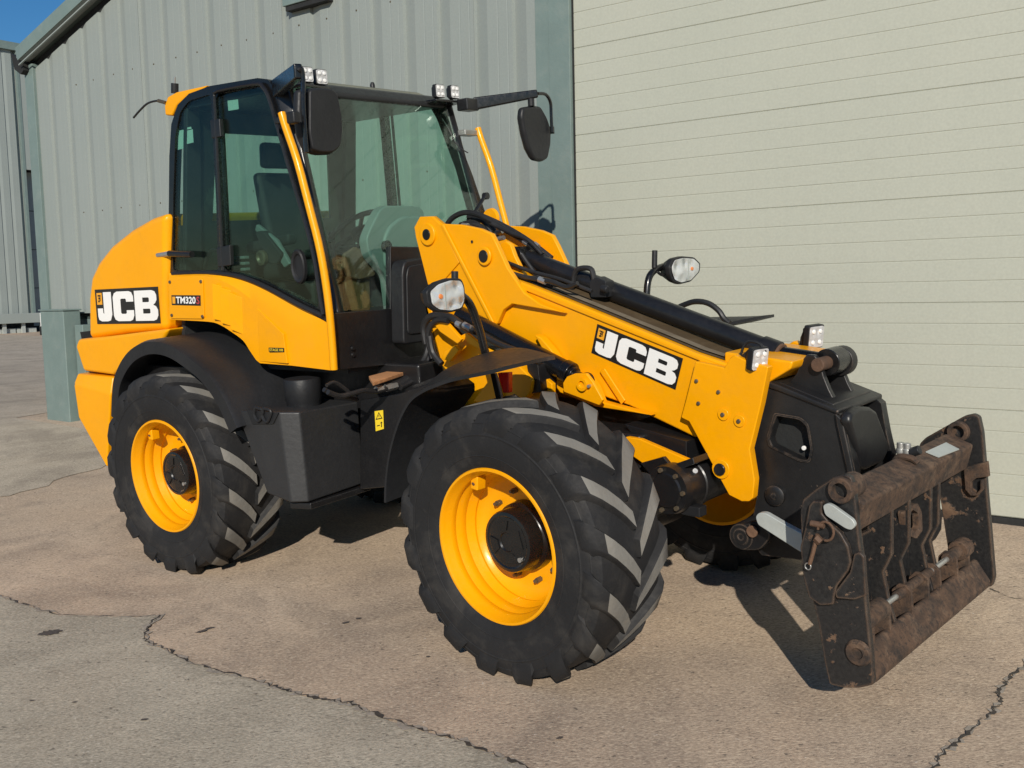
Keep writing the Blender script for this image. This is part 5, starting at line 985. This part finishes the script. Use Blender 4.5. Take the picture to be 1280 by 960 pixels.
# ---- head lamps
def headlamp(C0,outline,parent_stalk,rod):
    """outline in the plane x = const; lamp faces forward"""
    P=[Vector(p) for p in outline]; cx=sum(P,Vector())/len(P)
    back=[cx+(p-cx)*.55+Vector((-.11,0,0)) for p in P]
    g=G(); g.hull(P+[p+Vector((-.03,0,0)) for p in P]+back); h=fpart('head_lamp',g,'plastic',.006,seg=2,ang=25)
    inn=[cx+(p-cx)*.86+Vector((.003,0,0)) for p in P]
    g=G(); n=len(inn); ctr=[cx+(p-cx)*.80+Vector((-.0,0,0)) for p in P]
    g.prism(inn,(.003,0,0)); make('lamp_reflector',g,'reflector',h,'')
    g=G(); g.hull([p+Vector((.0065,0,0)) for p in inn]+[cx+(p-cx)*.6+Vector((.016,0,0)) for p in P]); make('lamp_lens',g,'lens',h,'',ang=60)
    y0=min(p.y for p in inn); y1=max(p.y for p in inn); z0=min(p.z for p in inn); z1=max(p.z for p in inn); s=-1 if cx.y<0 else 1
    yi=(y0+.28*(y1-y0)) if s<0 else (y1-.28*(y1-y0))
    g=G(); g.lathe((cx.x+.006,yi,cx.z),(1,0,0),[(0,.012),(.006,.010),(.008,0)],n=14); make('indicator_bulb',g,'amber',h,'')
    yd=(y0+.42*(y1-y0)) if s<0 else (y1-.42*(y1-y0))
    g=G(); g.box((cx.x+.005,yd-.003,z0+.01),(cx.x+.0085,yd+.003,z1-.01)); make('lamp_divider',g,'silver',h,'')
    g=G(); g.tube(parent_stalk,.020,12,smooth=4); make('lamp_stalk',g,'gloss',h,'')
    if rod:
        g=G(); g.cyl(rod[0],rod[1],.016,n=12); make('marker_rod',g,'plastic',h,'',bev=.002)
    return h
headlamp(None,rnd([(-0.3,-1.104,1.707),(-0.3,-1.044,1.74),(-0.3,-0.9613,1.754),(-0.3,-0.8879,1.747),(-0.3,-0.8708,1.714),(-0.3,-0.869,1.648),(-0.3,-0.8952,1.607),(-0.3,-0.9702,1.6),(-0.3,-1.051,1.613),(-0.3,-1.096,1.643)],.015),[Vector(p) for p in [(-0.42,-0.8143,1.68),(-0.42,-0.7361,1.625),(-0.42,-0.6869,1.518),(-0.42,-0.6453,1.371)]],[Vector(p) for p in [(-0.36,-0.8737,1.74),(-0.36,-0.8702,1.779)]])
headlamp(None,rnd([(-0.3,0.7447,1.701),(-0.3,0.7831,1.744),(-0.3,0.881,1.752),(-0.3,1.006,1.739),(-0.3,1.072,1.7),(-0.3,1.061,1.649),(-0.3,0.9644,1.599),(-0.3,0.8476,1.591),(-0.3,0.7757,1.613),(-0.3,0.7501,1.655)],.015),[Vector((-.38,.99,1.70)),Vector([(-0.38,0.8091,1.699)][0]),Vector([(-0.38,0.6965,1.674)][0]),Vector([(-0.38,0.6467,1.623)][0]),Vector([(-0.38,0.6249,1.52)][0])],[Vector(p) for p in [(-0.38,0.7135,1.696),(-0.38,0.7233,1.795)]])
P=[(-0.36,0.7151,1.672),(-0.36,0.7614,1.651),(-0.36,0.8104,1.666)]; g=G(); g.tube(P,.008,8); fpart('lamp_cable',g,'hose')
# ---- work lights at the boom end
w1=worklight(Vector([(0.8371,-0.27,1.351)][0]),(.96,-.30,-.18),.092,TH,'F'); 
g=G(); g.tube([(0.7299,-0.25,1.348),(0.7506,-0.25,1.404),(0.7818,-0.25,1.422),(0.8271,-0.25,1.413),(0.8527,-0.25,1.38)],.006,8); make('lamp_loop',g,'hose',w1,'')
g=G(); P=[(0.7253,-0.262,1.349),(0.7804,-0.262,1.393),(0.8105,-0.262,1.38),(0.7944,-0.262,1.338),(0.74,-0.262,1.315)]; g.prism(P,(0,.04,0)); make('lamp_clamp',g,'black',w1,'',bev=.004)
w2=worklight(Vector([(0.8364,0.24,1.389)][0]),(.96,-.28,-.12),.10,TH,'F')
P=[(0.7586,0.22,1.318),(0.7675,0.22,1.385),(0.7839,0.22,1.423),(0.8154,0.22,1.416),(0.8067,0.22,1.35),(0.7744,0.22,1.304)]; g=G(); g.prism(P,(0,.04,0)); make('lamp_clamp',g,'black',w2,'',bev=.004)
# ---- head stock
HS=[(0.8247,-0.205,1.232),(0.8736,-0.205,1.224),(1.019,-0.205,1.183),(1.145,-0.205,1.143),(1.176,-0.205,1.119),(1.199,-0.205,0.9948),(1.222,-0.205,0.8975),(1.211,-0.205,0.7278),(1.119,-0.205,0.5407),(0.9735,-0.205,0.4782),(0.7896,-0.205,0.4654),(0.7276,-0.205,0.5355),(0.7716,-0.205,0.7256),(0.7406,-0.205,0.9239),(0.7999,-0.205,1.143)]
hole=rnd([(0.8752,-0.205,1.103),(0.9822,-0.205,1.095),(1.014,-0.205,1.071),(1.031,-0.205,0.9767),(1.02,-0.205,0.924),(0.9797,-0.205,0.9228),(0.85,-0.205,0.9678),(0.8391,-0.205,0.9984)],.012)
for s in (-1,1):
    P=HS if s<0 else [(p[0],.205,p[2]) for p in HS]; H=hole if s<0 else [(p[0],.205,p[2]) for p in hole]
    g=G(); g.prism(P,(0,-s*.05,0),[H]); hs=fpart('head_plate',g,'head',.008)
    if s<0:
        g=G(); hh=[Vector(p) for p in hole]; g.prism([p+Vector((0,-.001,0)) for p in shrink(hh,1.12)],(0,-.006,0),[[p+Vector((0,-.001,0)) for p in shrink(hh,1.0)]]); make('window_rim',g,'head',hs,'',bev=.003)
        q=Vector([(0.8655,-0.206,0.75)][0]); g=G(); g.lathe(q,(0,-1,0),[(0,.045),(.014,.045),(.020,.036),(.020,.014),(.026,.012),(.026,0)],n=28); make('head_pin',g,'head',hs,'')
        q=Vector([(0.9829,-0.21,0.9656)][0]); disc('inner_bolt',q+Vector((0,.04,0)),.010,.01,'white',hs,.002,10)
        P=[(p[0],p[1],p[2]) for p in [(1.146,-0.207,1.136),(1.177,-0.207,1.112),(1.223,-0.207,0.898),(1.199,-0.207,0.8883),(1.153,-0.207,1.09)]]; g=G(); g.prism(P,(0,-.018,0)); make('plate_flange',g,'head',hs,'',bev=.004)
P=[(0.8241,-0.15,1.192),(1.098,-0.15,1.109),(1.138,-0.15,0.8752),(1.093,-0.15,0.5911),(0.7913,-0.15,0.5023),(0.7562,-0.15,0.7178),(0.7804,-0.15,0.939)]; g=G(); g.prism(P,(0,.30,0)); fpart('head_core',g,'dgap')
P=[(0.823,-0.215,1.25),(0.8868,-0.215,1.237),(1.157,-0.215,1.149),(1.157,-0.215,1.129),(0.8788,-0.215,1.212),(0.8226,-0.215,1.226)]; g=G(); g.prism(P,(0,.43,0)); fpart('head_top_plate',g,'head',.006)
P=[(0.8528,-0.18,1.24),(0.8792,-0.18,1.242),(1.12,-0.18,1.166),(1.119,-0.18,1.15),(0.8525,-0.18,1.223)]; g=G(); g.prism(P,(0,.36,0)); fpart('head_rib_plate',g,'head',.005)
FC=[(1.215,-0.2391,1.112),(1.215,-0.2168,1.144),(1.215,-0.1348,1.156),(1.215,-0.0272,1.135),(1.215,0.0281,1.109),(1.215,0.1424,0.9565),(1.215,0.1508,0.9125),(1.215,0.0925,0.875),(1.215,-0.0757,0.8757),(1.215,-0.122,0.8923),(1.215,-0.1959,1.035)]
g=G(); g.prism(FC,(-.05,0,.0)); fc=fpart('head_cover',g,'head',.02,seg=4,ang=30)
FC2=[(1.135,-0.1544,1.14),(1.135,0.0127,1.153),(1.135,0.1565,1.12),(1.135,0.2143,1.078),(1.135,-0.0804,1.083)]; 
EA=[(0.8726,-0.105,1.223),(0.9184,-0.105,1.275),(0.9376,-0.105,1.324),(0.9637,-0.105,1.355),(1,-0.105,1.354),(1.025,-0.105,1.325),(1.039,-0.105,1.268),(1.063,-0.105,1.211),(1.101,-0.105,1.143),(0.987,-0.105,1.172)]
for s in (-1,1):
    P=EA if s<0 else [(p[0],.105,p[2]) for p in EA]; g=G(); g.prism(P,(0,-s*.03,0)); fpart('link_ear',g,'head',.005)
g=G(); g.cyl(RE+Vector((0,-.142,0)),RE+Vector((0,.13,0)),.029,n=24); fpart('link_pin',g,'rustpin',.003)
g=G(); g.cyl(RE+Vector((0,.06,-.01)),RE+Vector((0,.11,-.01)),.065,n=24); fpart('link_bush',g,'head',.005)
q=Vector([(0.7676,-0.34,0.5819)][0]); g=G(); g.lathe(q,(0,1,0),[(0,0),(0,.012),(-.004,.014),(-.004,.034),(0,.036),(0,.055),(.01,.060),(.6,.060)],n=32); fpart('crank_boss',g,'head',0)
q=Vector([(0.8295,-0.345,0.6187)][0]); disc('crank_pin',q,.026,.012,'rustpin',None,.003)
P=[(0.7221,-0.335,0.6125),(0.7817,-0.335,0.6402),(0.8592,-0.335,0.6705),(0.9144,-0.335,0.6094),(0.8563,-0.335,0.5356),(0.7592,-0.335,0.5178)]; g=G(); g.prism(rnd(P,.03),(0,.05,0)); fpart('crank_plate',g,'head',.006)
# flat tilt links
P=[(0.8856,-0.42,0.7099),(0.9009,-0.42,0.7295),(0.9305,-0.42,0.7341),(1.017,-0.42,0.7002),(1.128,-0.42,0.662),(1.127,-0.42,0.5784),(1.075,-0.42,0.599),(0.896,-0.42,0.6771)]; g=G(); g.prism(rnd(P,.012),(0,.03,0)); fpart('tilt_link',g,'silver',.004)
P=[(p[0],.39,p[2]) for p in P]; g=G(); g.prism(P,(0,.03,0)); fpart('tilt_link',g,'silver',.004)
# ---- carriage
g=G()
SP=[(1.182,-0.6,0.8204),(1.192,-0.6,0.8692),(1.248,-0.6,0.9207),(1.315,-0.6,0.9727),(1.362,-0.6,0.9907),(1.386,-0.6,0.9818),(1.398,-0.6,0.9293),(1.412,-0.6,0.7711),(1.427,-0.6,0.6609),(1.445,-0.6,0.4644),(1.459,-0.6,0.3279),(1.468,-0.6,0.2016),(1.416,-0.6,0.1739),(1.353,-0.6,0.1559),(1.295,-0.6,0.1523),(1.276,-0.6,0.2318),(1.255,-0.6,0.3721),(1.23,-0.6,0.4791),(1.204,-0.6,0.5379),(1.189,-0.6,0.631)]
g.prism(rnd(SP,.008,2),(0,.032,0)); ca=fpart('carriage_side_plate',g,'rust',.004)
LPp=[(1.193,-0.626,0.69),(1.214,-0.626,0.7692),(1.231,-0.626,0.8593),(1.248,-0.626,0.8803),(1.286,-0.626,0.8829),(1.282,-0.626,0.8362),(1.313,-0.626,0.8042),(1.354,-0.626,0.7741),(1.384,-0.626,0.7275),(1.396,-0.626,0.6685),(1.384,-0.626,0.6323),(1.34,-0.626,0.5645),(1.33,-0.626,0.5249),(1.326,-0.626,0.4896),(1.272,-0.626,0.4743),(1.227,-0.626,0.4962),(1.205,-0.626,0.5714)]
g=G(); g.prism(rnd(LPp,.006,2),(0,.024,0)); make('latch_plate',g,'rust',ca,'',bev=.004)
P=[(1.329,-0.624,0.5398),(1.389,-0.624,0.6297),(1.405,-0.624,0.7032),(1.426,-0.624,0.7132),(1.444,-0.624,0.6983),(1.452,-0.624,0.5508),(1.407,-0.624,0.5255),(1.335,-0.624,0.5161)]; g=G(); g.prism(rnd(P,.006,2),(0,.02,0)); make('stop_plate',g,'rust',ca,'',bev=.004)
P=rnd([(1.289,-0.632,0.8694),(1.308,-0.632,0.8814),(1.329,-0.632,0.8755),(1.406,-0.632,0.8328),(1.415,-0.632,0.8132),(1.4,-0.632,0.7925),(1.378,-0.632,0.795),(1.298,-0.632,0.8339)],.012); g=G(); g.prism(P,(0,.02,0)); make('latch_bar',g,'silver',ca,'',bev=.003)
q=Vector([(1.353,-0.602,0.9326)][0]); 
def eye(q,s,nm,par):
    g=G(); g.lathe(q,(0,s,0),[(-.10,.048),(.022,.048),(.026,.044),(.026,.030),(.0,.028),(-.06,.028),(-.06,0)],n=28); return make(nm,g,'rustall',par,'')
eye(q,-1,'pin_eye',ca)
g=G(); pts=[(1.252,-0.65,0.8004),(1.265,-0.65,0.7932),(1.303,-0.65,0.7994)]; g.cyl(pts[0],pts[2],.012,n=10); make('latch_pin',g,'rustpin',ca,'')
g=G(); rc=Vector([(1.312,-0.655,0.7807)][0]); g.tube([rc+Vector((.031*math.cos(t*.4-1.7),.0,.036*math.sin(t*.4-1.7))) for t in range(13)],.005,8,smooth=0); make('pull_ring',g,'rustpin',ca,'')
g=G(); g.tube([(1.277,-0.65,0.7613),(1.267,-0.65,0.7224),(1.257,-0.65,0.6832),(1.244,-0.65,0.64)],.008,8); g.cyl([(1.271,-0.65,0.7478)][0],[(1.29,-0.65,0.7325)][0],.016,n=6); make('latch_bolt',g,'rustpin',ca,'')
g=G(); rc=Vector([(1.237,-0.65,0.6293)][0]); g.tube([rc+Vector((.012*math.cos(t*.55),.0,.013*math.sin(t*.55))) for t in range(13)],.0025,6,smooth=0); make('split_ring',g,'steel',ca,'')
q=Vector([(1.411,-0.602,0.313)][0]); g=G(); g.lathe(q,(0,-1,0),[(0,.052),(.006,.05),(.012,.044),(.012,.022),(.004,.02),(.004,0)],n=20); make('lower_eye',g,'rustall',ca,'')
FPp=[(1.165,0.6,0.833),(1.172,0.6,0.8568),(1.198,0.6,0.8862),(1.369,0.6,1.003),(1.41,0.6,1.016),(1.434,0.6,1.005),(1.449,0.6,0.937),(1.461,0.6,0.8098),(1.474,0.6,0.6449),(1.489,0.6,0.4981),(1.51,0.6,0.2684),(1.5,0.6,0.2246),(1.342,0.6,0.1642),(1.323,0.6,0.2384),(1.296,0.6,0.4081),(1.258,0.6,0.6526),(1.228,0.6,0.7636)]
g=G(); g.prism(rnd(FPp,.008,2),(0,.032,0)); cf=fpart('carriage_side_plate',g,'rust',.004)
q=Vector([(1.349,0.598,0.9315)][0]); eye(q,-1,'pin_eye',cf)
P=[(1.377,0.575,0.7679),(1.479,0.575,0.8097),(1.487,0.575,0.741),(1.433,0.575,0.7266),(1.412,0.575,0.7054),(1.413,0.575,0.6645),(1.433,0.575,0.6562),(1.45,0.575,0.6771),(1.45,0.575,0.7215),(1.463,0.575,0.7233),(1.464,0.575,0.679),(1.44,0.575,0.646),(1.409,0.575,0.6416),(1.385,0.575,0.6681)]; g=G(); g.prism(P,(0,.025,0)); make('hook_slot',g,'rustall',cf,'',bev=.004)
q=Vector([(1.465,0.59,1.013)][0])
# top beam and lower beam
g=G(); g.hull([(1.275,-.57,.80),(1.395,-.57,.765),(1.425,-.57,.885),(1.30,-.57,.925),(1.275,.57,.80),(1.395,.57,.765),(1.425,.57,.885),(1.30,.57,.925)]); tb_=fpart('carriage_top_beam',g,'rustall',.012,seg=2,ang=20)
g=G(); P=[(1.365,0.0836,0.915),(1.385,0.2856,0.915),(1.43,0.3282,0.915),(1.435,0.1063,0.915)]
P=[(1.35,.20,.9125),(1.405,.20,.8955),(1.418,.40,.8915),(1.355,.42,.911)]; g.prism(P,(.001,0,.004)); make('bare_patch',g,'silver',tb_,'')
g=G(); g.hull([(1.29,-.57,.18),(1.465,-.57,.195),(1.47,-.57,.225),(1.415,-.57,.315),(1.40,-.57,.315),(1.29,-.57,.21),(1.33,.57,.20),(1.50,.57,.232),(1.505,.57,.262),(1.445,.57,.35),(1.425,.57,.35),(1.33,.57,.23)]); lb=fpart('carriage_lower_beam',g,'rustall',.008,ang=15)
# centre plates and hooks
P=[(1.315,-0.3555,0.6901),(1.315,-0.0887,0.6745),(1.315,0.1881,0.6615),(1.315,0.2161,0.5396),(1.315,0.1648,0.3657),(1.315,0.0446,0.2407),(1.315,-0.1843,0.2288),(1.315,-0.2921,0.2588)]; g=G(); g.prism(P,(-.02,0,0)); cp=fpart('carriage_back_plate',g,'rust',.004)
for yy in (-.27,-.10,.13,.22):
    P=[(1.30,yy,.80),(1.40,yy,.78),(1.40,yy,.60),(1.365,yy,.52),(1.39,yy,.40),(1.42,yy,.30),(1.32,yy,.30),(1.30,yy,.5)]; g=G(); g.prism(P,(0,.02,0)); make('carriage_rib',g,'rust',cp,'',bev=.003)
P=[(1.36,-0.1178,0.7294),(1.36,-0.0695,0.7445),(1.36,0.0298,0.7344),(1.36,0.0728,0.6825),(1.36,0.0822,0.6035),(1.36,0.0143,0.5865),(1.36,-0.0688,0.6223),(1.36,-0.1015,0.6748)]; H=[(1.36,-0.0693,0.7107),(1.36,-0.0201,0.719),(1.36,0.0302,0.693),(1.36,0.0392,0.6285),(1.36,-0.0027,0.6187),(1.36,-0.0527,0.6521)]
g=G(); g.prism(rnd(P,.01),(.025,0,0),[rnd(H,.01)]); make('slot_hook',g,'rustall',cp,'',bev=.003)
P=[(1.33,0.1585,0.6568),(1.33,0.2387,0.6299),(1.33,0.2847,0.5823),(1.33,0.2944,0.5507),(1.33,0.3212,0.5986),(1.33,0.3206,0.6352),(1.33,0.3765,0.6326),(1.33,0.4339,0.6114),(1.33,0.4541,0.5655),(1.33,0.4458,0.5041),(1.33,0.3795,0.4768),(1.33,0.3048,0.4711),(1.33,0.3431,0.4089),(1.33,0.4014,0.3287),(1.33,0.4408,0.2869),(1.33,0.2889,0.3134),(1.33,0.1965,0.4319),(1.33,0.1515,0.4984),(1.33,0.2128,0.5538)]; g=G(); g.prism(P,(-.02,0,0)); make('lift_hook',g,'rust',cp,'',bev=.004)
# locking rod with sleeves
ra_=Vector((1.385,-.52,.40)); rb_=Vector((1.405,.52,.42))
g=G(); g.cyl(ra_,rb_,.012,n=12); lr=fpart('locking_rod',g,'steel',0)
for t0,t1,r in ((0.0,.17,.042),(.30,.62,.020),(.80,.92,.026),(.92,1.0,.045)):
    g=G(); g.cyl(ra_.lerp(rb_,t0),ra_.lerp(rb_,t1),r,n=16); make('rod_sleeve',g,'rustall',lr,'',bev=.004)
for t in (.02,.16,.36,.52,.64,.82,.95):
    q=ra_.lerp(rb_,t); g=G(); g.prism([(q.x-.05,q.y,q.z-.15),(q.x+.045,q.y,q.z-.13),(q.x+.035,q.y,q.z+.005),(q.x+.01,q.y,q.z+.028),(q.x-.02,q.y,q.z+.028),(q.x-.045,q.y,q.z)],(0,.016,0)); make('rod_bracket',g,'rustall',lr,'',bev=.003)
# couplings at the carriage
for i,(a,b) in enumerate(((1123,1129),(1131,1137))):
    pp=[(1.305,0.05,0.9081),(1.304,0.05,0.98),(1.331,0.05,0.9112),(1.331,0.05,0.9794)]; g=G(); g.cyl(pp[2*i],pp[2*i+1],.016,n=14); g.cyl(Vector(pp[2*i]).lerp(Vector(pp[2*i+1]),.35),Vector(pp[2*i]).lerp(Vector(pp[2*i+1]),.65),.020,n=14); fpart('quick_coupling',g,'steel',.002)
pp=[(1.345,0.05,0.94),(1.384,0.05,0.9579)]; g=G(); g.cyl(pp[0],pp[1],.020,n=14); fpart('coupling_cap',g,'plastic',.004)
pp=[(1.29,0.02,0.8988),(1.31,0.02,0.9251),(1.363,0.02,0.9244),(1.389,0.02,0.9072)]; g=G(); g.tube(pp,.014,8); fpart('coupling_bracket',g,'rustall')
